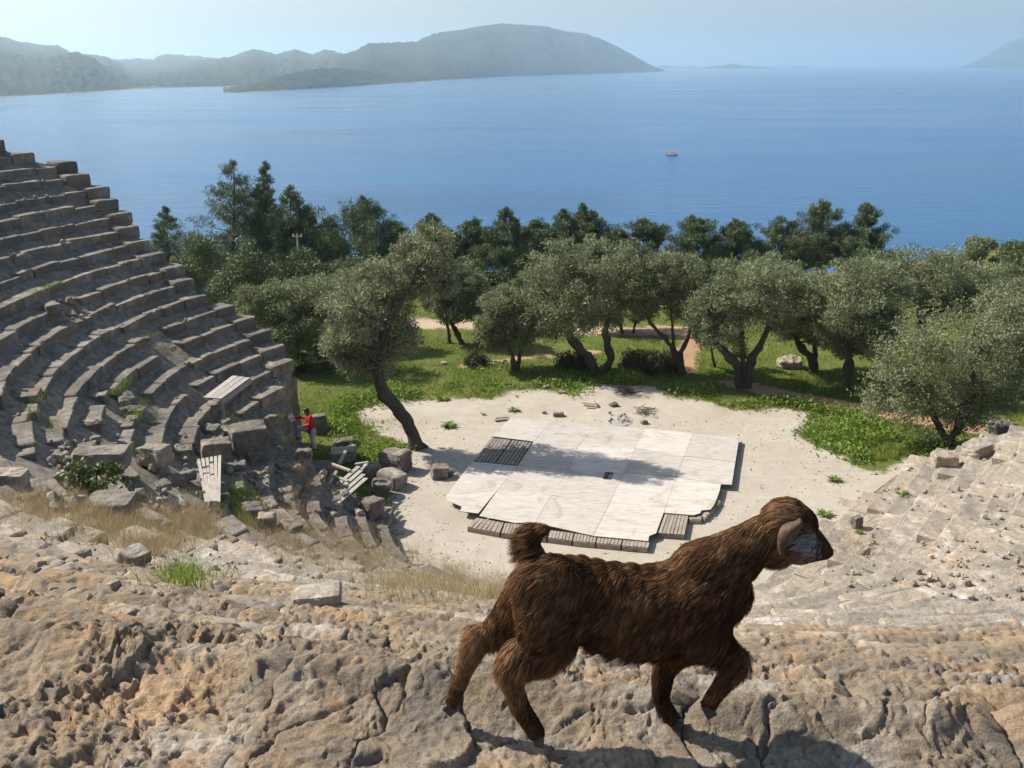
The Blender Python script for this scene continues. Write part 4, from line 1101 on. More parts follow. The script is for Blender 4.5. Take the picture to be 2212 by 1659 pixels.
# ------------------------------------------------------------------ litter on the sand
def litter():
    rng = np.random.default_rng(12)
    def twigs(name, label, uv, w, h, n, mat, cat, L=.5):
        b = ground_at(*uv); k = px(b); acc = Acc()
        for _ in range(n):
            c = b + np.array([rng.normal()*w*k*.25, rng.normal()*w*k*.3, abs(rng.normal())*h*k*.25 + .01])
            d = rng.normal(size=3)*np.array([1, 1, .35]); d /= np.linalg.norm(d)
            add_tube(acc, [c - d*L*.5, c + rng.normal(size=3)*.04, c + d*L*.5], [.008, .010, .004], 4, a=rng.uniform())
        o = acc.build(name, M[mat], None, False, "tint"); tag(o, label, cat); o['kind'] = 'stuff' if False else o.get('kind', '') or None
        if o.get('kind') in ('', None) and 'kind' in o: del o['kind']
    twigs("brush_pile", "heap of dry brown twigs at the far edge of the sand", (1352, 848), 48, 26, 130, 'bark', "brush pile")
    twigs("twig_heap", "flattened dark twigs beside the ash heap", (1395, 892), 48, 12, 60, 'bark', "twigs", .4)
    b = ground_at(1335, 908); k = px(b); root = empty("ash_heap", tuple(b), "grey heap of ash and pale stones left from a fire behind the stage", "ash heap")
    A = Acc()
    g = np.linspace(-1, 1, 25); X, Y = np.meshgrid(g, g, indexing='ij'); r = np.hypot(X, Y)
    Z = .09*np.clip(1 - r, 0, 1)**.8*(1 + .6*fbm(np.stack([X.ravel()*5, Y.ravel()*5, X.ravel()*0], 1), 3, seed=5).reshape(X.shape)) - .02*(r > .95)
    A.add(np.stack([b[0] + X.ravel()*.62, b[1] + Y.ravel()*.75, b[2] + Z.ravel()], 1), grid_faces(25, 25)); A.build("ash", M['ash'], root, True)
    for q in range(26):
        A = Acc(); c = b + np.array([rng.normal()*.25, rng.normal()*.3, .06 + .02*rng.uniform()]); s = rng.uniform(.025, .07)
        stone(A, c, (s, s*.8, s*.6), rotm(*rng.uniform(0, 3, 3)), rng, s*.4, rng.uniform(), 3, 3); A.build("pebble", M['stone_pale'], root, False, "tint")
    def planks(name, label, segs, mat, cat, z=.05):
        b = ground_at(*segs[0][0]); root = empty(name, tuple(b), label, cat)
        for a, c, w in segs:
            A = Acc(); pa = on_z(*a, z + rng.uniform(0, .03)); pc = on_z(*c, z + rng.uniform(0, .06)); beam(A, pa, pc, w, .03, a=rng.uniform()); A.build("plank", M[mat], root, False, "tint")
    planks("timber_scraps", "two dark weathered planks lying at the far left corner of the stage", [((1069, 908), (1097, 905), .14), ((1071, 903), (1098, 901), .08)], 'darkwood', "planks")
    planks("broken_crate", "broken wooden crate pieces on the sand behind the stage", [((1258, 870), (1288, 873), .12), ((1262, 874), (1282, 877), .10), ((1284, 866), (1290, 876), .08)], 'pallet', "crate", .1)
    p = ground_at(1206, 899); rock("fire_stone", "reddish cluster stone on the sand left of the ash heap", None, 24, 12, 460, at=p, power=3)
    p = ground_at(1175, 893); rock("fire_stone", "tiny reddish stone on the sand behind the stage", None, 10, 7, 461, at=p, power=3)
    p = ground_at(1391, 915); rock("fire_stone", "small brown stone right of the ash heap", None, 11, 8, 462, at=p, power=3)
    p = ground_at(1325, 877) ; rock("fire_stone", "dark charred lump above the ash heap", None, 18, 8, 463, at=p, power=3, mat='charred')
M['ash'] = plain("wood_ash", (.33, .31, .285), .95, .1, .3, 20)
M['charred'] = plain("charred_lump", (.12, .105, .09), .95, .1, .3, 20)
litter()
def gravel():
    rng = np.random.default_rng(44); n = 9000
    x = rng.uniform(-5, 15, n); y = rng.uniform(21, 35, n); sd, _, _ = masks(x, y)
    ok = (sd > .05) & (theatre_zv(x, y) < -1) & (rng.uniform(0, 1, n) < .25 + .75*np.exp(-sd/1.0) + .3*fbm(np.stack([x*.7, y*.7, 0*x], 1), 3, seed=9)); x, y = x[ok], y[ok]; n = len(x)
    sz = .012 + .03*rng.uniform(0, 1, n)**4
    O = np.array([(1, 0, 0), (-1, 0, 0), (0, 1, 0), (0, -1, 0), (0, 0, .7), (0, 0, -.5)], float)
    V = (O[None]*sz[:, None, None]*rng.uniform(.6, 1.4, (n, 6, 1)) + np.stack([x, y, terrain_z(x, y) + .006], 1)[:, None]).reshape(-1, 3)
    f = np.array([(0, 2, 4), (2, 1, 4), (1, 3, 4), (3, 0, 4), (2, 0, 5), (1, 2, 5), (3, 1, 5), (0, 3, 5)])
    F = (np.arange(n)[:, None, None]*6 + f[None]).reshape(-1, 3)
    o = np_mesh("gravel", V, F, M['stone'], None, False, dict(tint=np.repeat(rng.uniform(0, 1, n), 6))); tag(o, "scattered gravel and grit on the sand floor", "gravel", kind='stuff')
gravel()
def rubble():
    rng = np.random.default_rng(45); V1, F1 = ico(1); acc = Acc(); V1 = np.sign(V1)*np.abs(V1)**.6
    zones = [((100, 900), (940, 1110), 260, .05, .16), ((0, 1050), (1130, 1300), 200, .02, .06), ((1790, 2212), (900, 1300), 260, .03, .09), ((640, 900), (930, 1120), 110, .05, .15), ((0, 420), (400, 900), 60, .04, .11)]
    for (u0, u1), (v0, v1), n, a, b in zones:
        for _ in range(n):
            u, v = rng.uniform(u0, u1), rng.uniform(v0, v1); p = march(u, v)
            if theatre_z(p[0], p[1]) < -1: continue
            sz = a + (b - a)*rng.uniform()**3
            X = V1*(sz*rng.uniform(.55, 1.2, 3)) @ rotm(*rng.uniform(0, 3, 3)).T
            acc.add(X + p + np.array([0, 0, sz*.2]), F1, rng.uniform())
    o = acc.build("rubble", M['stone_pale'], None, False, "tint"); tag(o, "loose stone rubble scattered over the broken tiers", "rubble", kind='stuff')
rubble()
def rosette(label, u, v, w, seed, mat='weed', n=26):
    rng = np.random.default_rng(seed); b = ground_at(u, v) if theatre_z(*on_z(u, v)[:2]) < 0 else march(u, v); k = px(b); L0 = w*k*.55; V = []; F = []; T = []
    for j in range(n):
        a = rng.uniform(0, 2*np.pi); L = L0*rng.uniform(.6, 1.1); e = rng.uniform(.3, 1.2); wd = L*.11
        d = np.array([math.cos(a), math.sin(a)]); s = np.array([-d[1], d[0]]); o = len(V)
        for t, ww in ((0, .5), (.35, 1), (.7, .8), (1, .05)):
            c = b + np.array([*(d*L*t), L*(math.sin(e)*t - .55*t*t)+.02])
            V += [c + np.array([*(s*wd*ww), 0]), c - np.array([*(s*wd*ww), 0])]
        F += [(o + 2*q, o + 2*q + 1, o + 2*q + 3, o + 2*q + 2) for q in range(3)]; T += [rng.uniform()]*8
    o = np_mesh("leafy_plant", np.array(V), np.array(F), M[mat], None, False, dict(tint=T)); tag(o, label, "plant")
rosette("bright green leafy plant on the sand right of the leaning olive trunk", 970, 922, 38, 1, n=60)
rosette("grey green spiky plant on the sand behind the stage's far left corner", 1110, 888, 34, 2)
rosette("leafy plant at the sand edge below the leaning olive crown", 955, 864, 36, 3, n=40)
rosette("small green sprout on the sand left of the spiky plant", 1044, 896, 14, 4)
rosette("tall bladed plant on the lowest right hand tier", *z6(1240, 1060), 30, 5, n=22)
rosette("grass tuft in a joint of the right hand tiers", *z6(1650, 850), 34, 6, n=50)
rosette("green tuft beside the small brown stone on the right hand tiers", *z6(910, 1360), 20, 7, n=40)
rosette("weed tuft on the sand in front of the lowest right hand tier", *z6(720, 950), 36, 8, n=40)
rosette("bright weed at the foot of the right hand tiers beside the goat's head", *z6(640, 1220), 36, 9, n=50)

# ------------------------------------------------------------------ grass, weeds, straw
def blades(P, h, w, rng, lean=.35):
    n = len(P); a = rng.uniform(0, 2*np.pi, n); d = np.stack([np.cos(a), np.sin(a), 0*a], 1)
    b = rng.normal(size=(n, 3))*lean; b[:, 2] = 1; b /= np.linalg.norm(b, axis=1)[:, None]
    V = np.stack([P - d*w[:, None]/2, P + d*w[:, None]/2, P + b*h[:, None]], 1).reshape(-1, 3)
    return V, np.arange(3*n).reshape(n, 3)
def build_grass():
    rng = np.random.default_rng(31); n = 260000
    y = 31 + (rng.uniform(0, 1, n)**1.25)*38; x = rng.uniform(-.52, .58, n)*y
    sd, pa, ro = masks(x, y); nz = fbm(np.stack([x*.55, y*.55, 0*x], 1), 4, seed=61); nf = fbm(np.stack([x*1.8, y*1.8, 0*x], 1), 3, seed=63)
    th = theatre_zv(x, y)
    ok = (sd + .5*nf < -.1) & (pa + .3*nf < -.05) & (ro + .6*nf < -.1) & (th < -1) & (rng.uniform(0, 1, n) < .75 + 1.0*nz)
    x, y, nz, sd, nf = x[ok], y[ok], nz[ok], sd[ok], nf[ok]
    P = np.stack([x, y, terrain_z(x, y) - .02], 1)
    h = (.07 + .10*rng.uniform(0, 1, len(x)))*(1 + 1.0*np.clip(nz + nf, -.5, 1)); w = rng.uniform(.02, .05, len(x))
    V, F = blades(P, h, w, rng)
    t = np.repeat(np.clip(.45 + .7*nf + .25*rng.normal(size=len(x)), 0, 1), 3)
    o = np_mesh("grass", V, F, M['grass'], None, False, dict(tint=t)); tag(o, "green spring grass covering the ground around the olive trees", "grass", kind='stuff')
    # lush weeds: band along the far sand edge and the patch at the right
    n = 120000; y = rng.uniform(27, 42, n); x = rng.uniform(-7, 17, n)
    sd, pa, ro = masks(x, y); nz = fbm(np.stack([x*.6, y*.6, 0*x + 2], 1), 4, seed=71)
    band = np.exp(-((sd + .9)/.8)**2)*(sstep(33, 35, y) + (x > 8)*sstep(30, 31, y)*.8 + (x < -2)*.7)
    patch = poly_sd(x, y, G2([(1725, 935), (1760, 905), (1850, 890), (1930, 925), (1990, 985), (1945, 1005), (1870, 1012), (1820, 985)])) > -.3
    ok = (rng.uniform(0, 1, n) < np.clip(np.maximum(band*.8, patch*.75)*(.45 + 2.0*nz), 0, 1)) & (pa < -.2)
    x, y, nz = x[ok], y[ok], nz[ok]; hgt = np.clip(.14 + .42*nz + .1*rng.normal(size=len(x)), .04, .5)
    P = np.stack([x, y, terrain_z(x, y) + hgt*rng.uniform(.2, 1, len(x))], 1)
    d = rng.normal(size=P.shape); d[:, 2] = np.abs(d[:, 2]); d /= np.linalg.norm(d, axis=1)[:, None]
    s = np.cross(d, rng.normal(size=P.shape)); s /= np.linalg.norm(s, axis=1)[:, None]; L = rng.uniform(.04, .10, len(x))[:, None]
    V = np.stack([P - d*L, P + s*L*.45, P + d*L, P - s*L*.45], 1).reshape(-1, 3)
    t = np.repeat(np.clip(.5 + .6*nz + .2*rng.normal(size=len(x)), 0, 1), 4)
    o = np_mesh("weeds", V, np.arange(len(V)).reshape(-1, 4), M['weed'], None, False, dict(tint=t)); tag(o, "lush low weeds along the far edge of the sand", "weeds", kind='stuff')
    # tiers: straw and green tufts, placed by eye from the photo
    def tufts(name, label, spots, mat, hmin, hmax, wid, seed, lean=.45):
        rg = np.random.default_rng(seed); PP = []; HH = []
        for (u0, v0, su, sv, n) in spots:
            m = max(6, n//(6 if mat == 'straw' else 14))
            for _ in range(m):
                u = u0 + rg.normal()*su*.5; v = v0 + rg.normal()*sv*.5
                p = march(u, v); q = p + rg.normal(size=(14, 3))*np.array([.10, .10, .0]); q[:, 2] = p[2] - .03
                PP.append(q); HH.append(rg.uniform(hmin, hmax, 14))
        P = np.concatenate(PP); H = np.concatenate(HH)
        V, F = blades(P, H, np.full(len(P), wid)*rg.uniform(.6, 1.4, len(P)), rg, lean)
        o = np_mesh(name, V, F, M[mat], None, False, dict(tint=np.repeat(rg.uniform(0, 1, len(P)), 3))); tag(o, label, "grass", kind='stuff')
    tufts("dry_grass", "dry golden grass growing on the eroded left tiers", [(110, 1095, 130, 40, 2600), (250, 1130, 150, 50, 3400), (370, 1140, 120, 50, 2600), (340, 1180, 60, 24, 1000), (580, 1130, 80, 40, 1400), (700, 1190, 110, 50, 2200), (640, 1160, 100, 40, 1200), (830, 1215, 130, 40, 2000), (930, 1250, 130, 40, 2400), (1020, 1270, 120, 36, 2600), (870, 1270, 80, 20, 800), (650, 1065, 40, 50, 1200), (800, 1160, 60, 40, 700), (430, 1120, 60, 40, 900), (1120, 1290, 90, 20, 1200), (1840, 1180, 60, 30, 500)], 'straw', .08, .27, .006, 5)
    tufts("tier_grass", "green grass growing between the broken left tiers", [(500, 1080, 60, 40, 1900), (530, 1105, 50, 40, 1200), (390, 1250, 60, 16, 500), (400, 1262, 20, 12, 260), (330, 975, 40, 24, 500), (240, 1045, 90, 22, 700), (100, 635, 36, 12, 260), (270, 865, 40, 40, 700), (310, 910, 30, 30, 300), (95, 910, 30, 40, 300), (330, 745, 20, 20, 120), (480, 930, 40, 30, 500), (760, 990, 50, 20, 600), (770, 1020, 40, 20, 400), (620, 940, 80, 40, 700), (700, 940, 100, 30, 1300), (760, 920, 80, 24, 1000), (820, 920, 60, 20, 500)], 'grass', .08, .26, .010, 6)
build_grass()
bush("shrub", "leafy dark green shrub growing in a gap of the ruined left tiers", 200, 1030, 120, 52, 91, 'broadleaf', "shrub", None, (.10, .06), 1.0, pos=march(205, 1050))

# ------------------------------------------------------------------ house, pole, boat
def build_far_things():
    b = on_y(385, 600, 95.0); b[2] = tz(b[0], b[1]); top = on_y(380, 556, 95.0)[2]
    M['tile'] = plain("terracotta_tiles", (.42, .17, .09), .85, .2, .25, 6); M['plaster'] = plain("pale_plaster", (.62, .56, .48), .9, .2, .1, 2); M['dark'] = plain("dark_metal", (.05, .045, .045), .6, .4, .2, 4)
    root = empty("house", tuple(b), "small house with an orange tiled roof half hidden behind the dark trees at the left", "house")
    w, d, h = 2.3, 2.6, max(top - b[2] - .9, 1.5)
    A = Acc(); A.add(box_v((b[0], b[1], b[2] + h/2), (w, d, h/2)), BOXF); A.build("wall", M['plaster'], root)
    A = Acc(); z0 = b[2] + h; V = [(b[0] - w - .3, b[1] - d - .3, z0), (b[0] + w + .3, b[1] - d - .3, z0), (b[0] + w + .3, b[1] + d + .3, z0), (b[0] - w - .3, b[1] + d + .3, z0), (b[0] - w - .3, b[1], z0 + 1), (b[0] + w + .3, b[1], z0 + 1)]
    A.add(V, np.array([(0, 1, 5, 4), (2, 3, 4, 5), (3, 2, 1, 0)])); A.f.append(np.array([(0, 4, 3), (1, 2, 5)])); roof = A.build("roof", M['tile'], root)
    A = Acc(); cp = on_y(363, 548, 95.0); A.add(box_v((cp[0], 95.0, z0 + 1.1), (.42, .35, .55)), BOXF)
    o = A.build("chimney", M['dark'], None); o.parent = roof; o.matrix_parent_inverse = Matrix.Translation(-Vector(root.location))
    A = Acc(); A.add(box_v((b[0] + .6, b[1] - d - .01, b[2] + h*.55), (.45, .03, .5)), BOXF); A.build("window", M['dark'], root)
    # pole
    b = on_y(647, 620, 68.0); b[2] = tz(b[0], b[1]); tp = on_y(642, 505, 68.0)
    M['concrete'] = plain("grey_concrete", (.42, .38, .33), .8, .3, .15, 4)
    root = empty("utility_pole", tuple(b), "thin pale utility pole standing in front of the left pines", "pole")
    A = Acc(); add_tube(A, [b - np.array([0, 0, .3]), tp], [.10, .06], 8); A.build("pole", M['concrete'], root)
    A = Acc(); beam(A, tp + np.array([-.35, 0, -.2]), tp + np.array([.35, 0, -.2]), .06, .06); A.build("crossarm", M['concrete'], root)
    for s in (-.28, .28):
        A = Acc(); add_tube(A, [tp + np.array([s, 0, -.16]), tp + np.array([s, 0, -.02])], [.05, .04], 7); A.build("insulator", M['plaster'], root)
    A = Acc(); m = on_y(645, 586, 68.0); A.add(box_v(m + np.array([0, -.12, 0]), (.22, .03, .13)), BOXF); A.build("sign_plate", M['plaster'], root)
    # boat
    p = on_z(1452, 336, SEA_Z); k = px(p); L = 23*k
    M['hull'] = plain("orange_red_paint", (.70, .24, .11), .5, .4, .1, 2); M['cabin'] = plain("cream_paint", (.75, .68, .55), .5, .4, .08, 2)
    root = empty("motor_boat", tuple(p), "small orange and cream motor boat alone on the open sea", "boat")
    xs = np.linspace(-1, 1, 15); prof = []
    for x in xs:
        bw = .19*L*(1 - max(0, x)**2.4)*(.85 + .15*(x > -.9)); sh = .10*L*(1 + .5*max(0, x)**2)
        prof.append([(x*L/2, -bw, sh), (x*L/2, -bw*.8, .0), (x*L/2, 0, -.05*L), (x*L/2, bw*.8, .0), (x*L/2, bw, sh), (x*L/2, bw*.88, sh - .02), (x*L/2, 0, sh*.45), (x*L/2, -bw*.88, sh - .02)])
    G = np.array(prof); G = np.concatenate([G, G[:, :1]], 1); Rz = rotm(0, 0, -.35)
    V = G.reshape(-1, 3) @ Rz.T + p; F = grid_faces(15, 9); np_mesh("hull", V, F, M['hull'], root, False)
    A = Acc(); A.add(box_v(Rz @ np.array([-.02*L, 0, .20*L]) + p, (.17*L, .12*L, .11*L), Rz), BOXF); A.build("cabin", M['cabin'], root)
    A = Acc(); A.add(box_v(Rz @ np.array([-.03*L, 0, .325*L]) + p, (.22*L, .145*L, .012*L), Rz), BOXF); A.build("canopy", M['hull'], root)
    A = Acc(); A.add(box_v(Rz @ np.array([.158*L, 0, .225*L]) + p, (.01*L, .10*L, .05*L), Rz), BOXF); A.build("windscreen", M['dark'], root)
    A = Acc(); A.add(box_v(Rz @ np.array([-.5*L, 0, .10*L]) + p, (.03*L, .04*L, .09*L), Rz), BOXF); A.build("engine", M['dark'], root)
build_far_things()
# ------------------------------------------------------------------ bodies: overlapping balls fused into one skin
IV, IF = ico(2)
class Skin:
    def __init__(s): s.a = Acc()
    def ball(s, c, r):
        r = np.broadcast_to(np.asarray(r, float), (3,)); s.a.add(IV*r + np.asarray(c, float), IF)
    def chain(s, pts, rad, squash=(1, 1, 1), step=.35):
        """pts (n,3), rad (n,) or list: balls strung along the path"""
        pts = np.asarray(pts, float); rad = np.asarray(rad, float); n = len(pts)
        L = np.linalg.norm(np.diff(pts, axis=0), axis=1).sum(); m = max(4, int(L/(step*rad.min())))
        m = min(m, 60); path = smooth_path(pts, m); rr = np.interp(np.linspace(0, 1, m), np.linspace(0, 1, n), rad)
        for p, r in zip(path, rr): s.ball(p, r*np.asarray(squash))
    def fuse(s, name, voxel, smooth_it, mat, parent=None, shade=True, disp=None):
        o = s.a.build("tmp_body", None); me = o.data
        m = o.modifiers.new("r", 'REMESH'); m.mode = 'VOXEL'; m.voxel_size = voxel; m.use_smooth_shade = shade
        k = o.modifiers.new("s", 'SMOOTH'); k.factor = .5; k.iterations = smooth_it
        bpy.context.view_layer.update()
        dg = bpy.context.evaluated_depsgraph_get(); ne = bpy.data.meshes.new_from_object(o.evaluated_get(dg))
        bpy.data.objects.remove(o); bpy.data.meshes.remove(me); ne.name = name
        return link_mesh(name, ne, mat, parent)
def mesh_arrays(me):
    V = np.empty(len(me.vertices)*3, np.float32); me.vertices.foreach_get("co", V)
    Nn = np.empty(len(me.vertices)*3, np.float32); me.vertices.foreach_get("normal", Nn)
    me.calc_loop_triangles(); T = np.empty(len(me.loop_triangles)*3, np.int32); me.loop_triangles.foreach_get("vertices", T)
    return V.reshape(-1, 3).astype(float), Nn.reshape(-1, 3).astype(float), T.reshape(-1, 3)

def build_goat():
    rng = np.random.default_rng(3)
    Y0 = 2.27
    def gp(X, Yp, dy=0.0):                     # photo crop point -> point on the goat's own upright plane
        return on_y(876.2 + X*.44014, 1022.3 + Yp*.44014, Y0 + dy)
    K = np.linalg.norm(gp(1100, 600) - np.array([0, 0, CAM_H]))/FPX*.44014     # metres per crop unit
    b = gp(900, 1250); root = empty("goat_kid", (b[0], Y0, 11.2), "brown shaggy goat kid trotting to the right along the rocky ledge", "goat")
    fur, nt, bs = new_mat("brown_goat_skin"); bs.inputs["Base Color"].default_value = (.055, .026, .013, 1); bs.inputs["Roughness"].default_value = .9; bs.inputs["Specular IOR Level"].default_value = .05
    S = Skin(); W = .80
    # trunk: spine-wise balls, deep chest, tucked flank
    for X, top, bot in [(660, 410, 690), (700, 385, 780), (750, 365, 840), (810, 368, 855), (880, 382, 875), (960, 392, 912), (1040, 398, 942), (1120, 402, 955), (1200, 400, 955), (1280, 385, 938), (1350, 362, 905), (1405, 352, 870), (1450, 360, 835), (1485, 385, 795), (1512, 430, 745)]:
        r = (bot - top)/2*K*.93; c = gp(X, (top + bot)/2)
        S.ball(c, (min(r, .075), r*.66 if X > 700 else r*.55, r*.97))
        S.ball(c + np.array([.03, 0, 0]), (min(r, .075), r*.64 if X > 700 else r*.55, r*.95)) if X < 1560 else None
    # neck and head
    S.chain([gp(1465, 490), gp(1580, 430), gp(1690, 360), gp(1785, 300), gp(1850, 255)], [.094, .080, .066, .060, .054], (1, .75, 1))
    S.ball(gp(1870, 222), (.062, .050, .058)); S.ball(gp(1830, 390), (.046, .040, .040)); S.ball(gp(1930, 255), (.052, .044, .054)); S.ball(gp(1905, 310), (.050, .042, .055))
    S.chain([gp(1935, 300), gp(1985, 345), gp(2030, 375), gp(2062, 388)], [.050, .045, .034, .022], (1, .8, .9))
    S.chain([gp(1900, 375), gp(1960, 402), gp(2025, 404)], [.042, .030, .017], (1, .7, .8))
    # tail: short, held up and curled forward
    S.chain([gp(640, 440), gp(612, 370), gp(615, 312), gp(650, 285), gp(685, 278)], [.036, .030, .025, .021, .015], (1, .7, 1))
    n, f = -.062, .062
    # near hind: thigh, stifle, hock, shank, pastern
    S.chain([gp(700, 560, n*.6), gp(715, 730, n), gp(680, 865, n), gp(570, 930, n)], [.095, .092, .072, .046], (1, .55, 1))
    S.chain([gp(580, 900, n), gp(512, 955, n), gp(525, 1040, n), gp(560, 1140, n), gp(615, 1230, n), gp(640, 1275, n)], [.055, .036, .030, .027, .026, .026], (1, .85, 1))
    # far hind: stretched out behind
    S.chain([gp(650, 600, f*.6), gp(550, 700, f), gp(450, 775, f), gp(365, 810, f)], [.090, .068, .046, .031], (1, .55, 1))
    S.chain([gp(362, 800, f), gp(325, 880, f), gp(285, 970, f), gp(250, 1070, f), gp(226, 1125, f)], [.036, .032, .026, .022, .020], (1, .85, 1))
    # far fore: planted
    S.chain([gp(1440, 760, f), gp(1330, 880, f), gp(1275, 960, f), gp(1262, 1040, f), gp(1258, 1110, f), gp(1290, 1175, f), gp(1312, 1205, f)], [.085, .048, .032, .027, .024, .024, .024], (1, .75, 1))
    # near fore: lifted, knee bent
    S.chain([gp(1445, 640, n*.7), gp(1475, 785, n), gp(1545, 860, n), gp(1620, 905, n)], [.094, .068, .044, .029], (1, .65, 1))
    S.chain([gp(1632, 905, n), gp(1615, 960, n), gp(1565, 1030, n), gp(1520, 1085, n), gp(1492, 1130, n)], [.031, .030, .025, .023, .021], (1, .85, 1))
    body = S.fuse("body", .006, 6, fur, root)
    # hooves: two toes each
    hoof = plain("dark_hoof", (.05, .042, .036), .5, .4, .2, 30)
    for X, Yp, dy, ang in [(652, 1300, n, .35), (1330, 1222, f, .5), (1480, 1160, n, -.5), (215, 1150, f, -.75)]:
        A = Acc()
        for t in (-1, 1):
            c = gp(X, Yp, dy) + np.array([0, t*.011, 0])
            Mx = rotm(0, ang, 0)
            V = box_v((0, 0, 0), (.0145, .0085, .015)); V[4:, 0] *= .62; V[:4, 0] += .005
            V[[4, 5, 6, 7], 2] += .004
            A.add(V @ Mx.T + c, BOXF)
        A.build("hoof", hoof, root)
    # hanging ear, pale inside
    earm, nt, eb = new_mat("tan_ear"); P = wpos(nt); nz = noise_node(nt, 60, 5, .7, scale_vec(nt, P, (3, 1, .8)))
    nt.links.new(ramp(nt, nz, [(.35, (.03, .016, .009)), (.65, (.13, .072, .038))]), eb.inputs["Base Color"]); eb.inputs["Roughness"].default_value = .8
    def ear(dy, sg):
        V = []; F = []
        path = smooth_path([gp(1902, 228, dy*.85), gp(1892, 262, dy*1.25), gp(1868, 330, dy*1.35), gp(1836, 400, dy*1.25)], 14)
        for k, p in enumerate(path):
            t = k/13; w = .030*(math.sin(math.pi*min(1, .16 + t*.86))**.8)
            ax = np.array([.93, 0, .36])
            for q in np.linspace(-1, 1, 7):
                V.append(p + ax*w*q + np.array([0, sg*.014*(1 - q*q)*(1 - t*.5), 0]))
            for q in np.linspace(1, -1, 7):
                V.append(p + ax*w*q*.96 + np.array([0, sg*(.014*(1 - q*q)*(1 - t*.5) - .005), 0]))
        m = 14; G = np.array(V)
        for k in range(m - 1):
            for j in range(14): F.append((k*14 + j, k*14 + (j + 1) % 14, (k + 1)*14 + (j + 1) % 14, (k + 1)*14 + j))
        return np_mesh("ear", G, np.array(F), earm, root, True)
    ear(-.052, -1); ear(.052, 1)
    dark = plain("goat_eye", (.02, .015, .012), .15, .6, .1, 5)
    for dy in (-.043, .043):
        A = Acc(); A.add(IV*np.array([.010, .006, .009]) + gp(1972, 282, dy*.93), IF); A.build("eye", dark, root, True)
    A = Acc(); A.add(IV*np.array([.013, .014, .011]) + gp(2076, 390), IF); A.build("nose", plain("goat_nose", (.035, .025, .022), .6, .4, .2, 50), root, True)
    # coat: tapering strands combed back and down, gathered in locks
    V, Nn, T = mesh_arrays(body.data)
    tri = V[T]; area = .5*np.linalg.norm(np.cross(tri[:, 1] - tri[:, 0], tri[:, 2] - tri[:, 0]), axis=1)
    def strands(name, n, keep, Lf, wid, seed, dirf, tintf, clump=.42, segs=4):
        r = np.random.default_rng(seed); k = r.choice(len(T), n, p=area/area.sum())
        u = r.uniform(0, 1, (n, 2)); sw = u.sum(1) > 1; u[sw] = 1 - u[sw]
        p = tri[k, 0] + u[:, :1]*(tri[k, 1] - tri[k, 0]) + u[:, 1:]*(tri[k, 2] - tri[k, 0])
        nn = Nn[T[k]].mean(1); nn /= np.linalg.norm(nn, axis=1)[:, None] + 1e-9
        m = keep(p, nn) > r.uniform(0, 1, n); p, nn = p[m], nn[m]; n = len(p)
        d = dirf(p, nn)
        sw = np.stack([vnoise(p*38 + 7*q, 200 + q) for q in range(3)], 1)*.45 + np.stack([vnoise(p*14 + 3*q, 210 + q) for q in range(3)], 1)*.55
        d = d + sw*.85
        d -= nn*(d*nn).sum(1)[:, None]; d /= np.linalg.norm(d, axis=1)[:, None] + 1e-9
        L = Lf(p)*r.uniform(.65, 1.2, n)
        # locks: each strand leans to the nearest of a few seed roots' tips
        ns = max(20, n//26); sd = r.choice(n, ns, replace=False); own = np.empty(n, int)
        for a0 in range(0, n, 4000):
            own[a0:a0 + 4000] = np.argmin(((p[a0:a0 + 4000, None] - p[sd][None])**2).sum(2), 1)
        sroot = p[sd][own]; sdir = d[sd][own]; sn = nn[sd][own]
        lift0, lift1 = .50, -.15
        V_ = []; W_ = []
        for q in range(segs + 1):
            t = q/segs
            own_p = p + d*(L*t)[:, None] + nn*(L*(.5*t - .30*t*t))[:, None]
            lk = sroot + sdir*(L*t)[:, None] + sn*(L*(.52*t - .30*t*t))[:, None] + (p - sroot)*(1 - .8*t)
            c = own_p*(1 - clump*t) + lk*clump*t
            c[:, 2] -= .22*L*t*t
            V_.append(c); W_.append(wid*(1 - .85*t**1.5))
        V_ = np.stack(V_, 1); side = np.cross(d, nn*.8 + r.normal(size=(n, 3))*.35); side /= np.linalg.norm(side, axis=1)[:, None] + 1e-9
        w = np.array(W_)[None, :, None]*r.uniform(.7, 1.3, n)[:, None, None]
        G = np.stack([V_ - side[:, None]*w*.5, V_ + side[:, None]*w*.5], 2).reshape(n, -1, 3)
        base = (np.arange(n)*(2*segs + 2))[:, None, None]
        F = (base + np.array([[2*q, 2*q + 1, 2*q + 3, 2*q + 2] for q in range(segs)])[None]).reshape(-1, 4)
        tint = np.clip(tintf(p) + .20*r.normal(size=n) + .25*vnoise(sroot*60, 300), 0, .86)
        pl = palef(p); tint = np.where(pl > r.uniform(0, 1, n), np.clip(.96 + .05*r.normal(size=n), .91, 1), tint)
        return np_mesh(name, G.reshape(-1, 3), F, coat, root, True, dict(tint=np.repeat(tint, 2*segs + 2)))
    coat, nt, cb = new_mat("goat_coat")
    nt.links.new(ramp(nt, attr(nt, "tint"), [(0, (.028, .014, .0075)), (.45, (.112, .050, .021)), (.75, (.24, .125, .055)), (.86, (.42, .25, .125)), (.93, (.24, .23, .225)), (1, (.56, .54, .53))]), cb.inputs["Base Color"])
    cb.inputs["Roughness"].default_value = .7; cb.inputs["Specular IOR Level"].default_value = .12
    tr = N(nt, "ShaderNodeBsdfTranslucent"); nt.links.new(cb.inputs["Base Color"].links[0].from_socket, tr.inputs[0]); mx = N(nt, "ShaderNodeMixShader"); mx.inputs[0].default_value = .35
    nt.links.new(cb.outputs[0], mx.inputs[1]); nt.links.new(tr.outputs[0], mx.inputs[2]); nt.links.new(mx.outputs[0], nt.nodes["Material Output"].inputs[0])
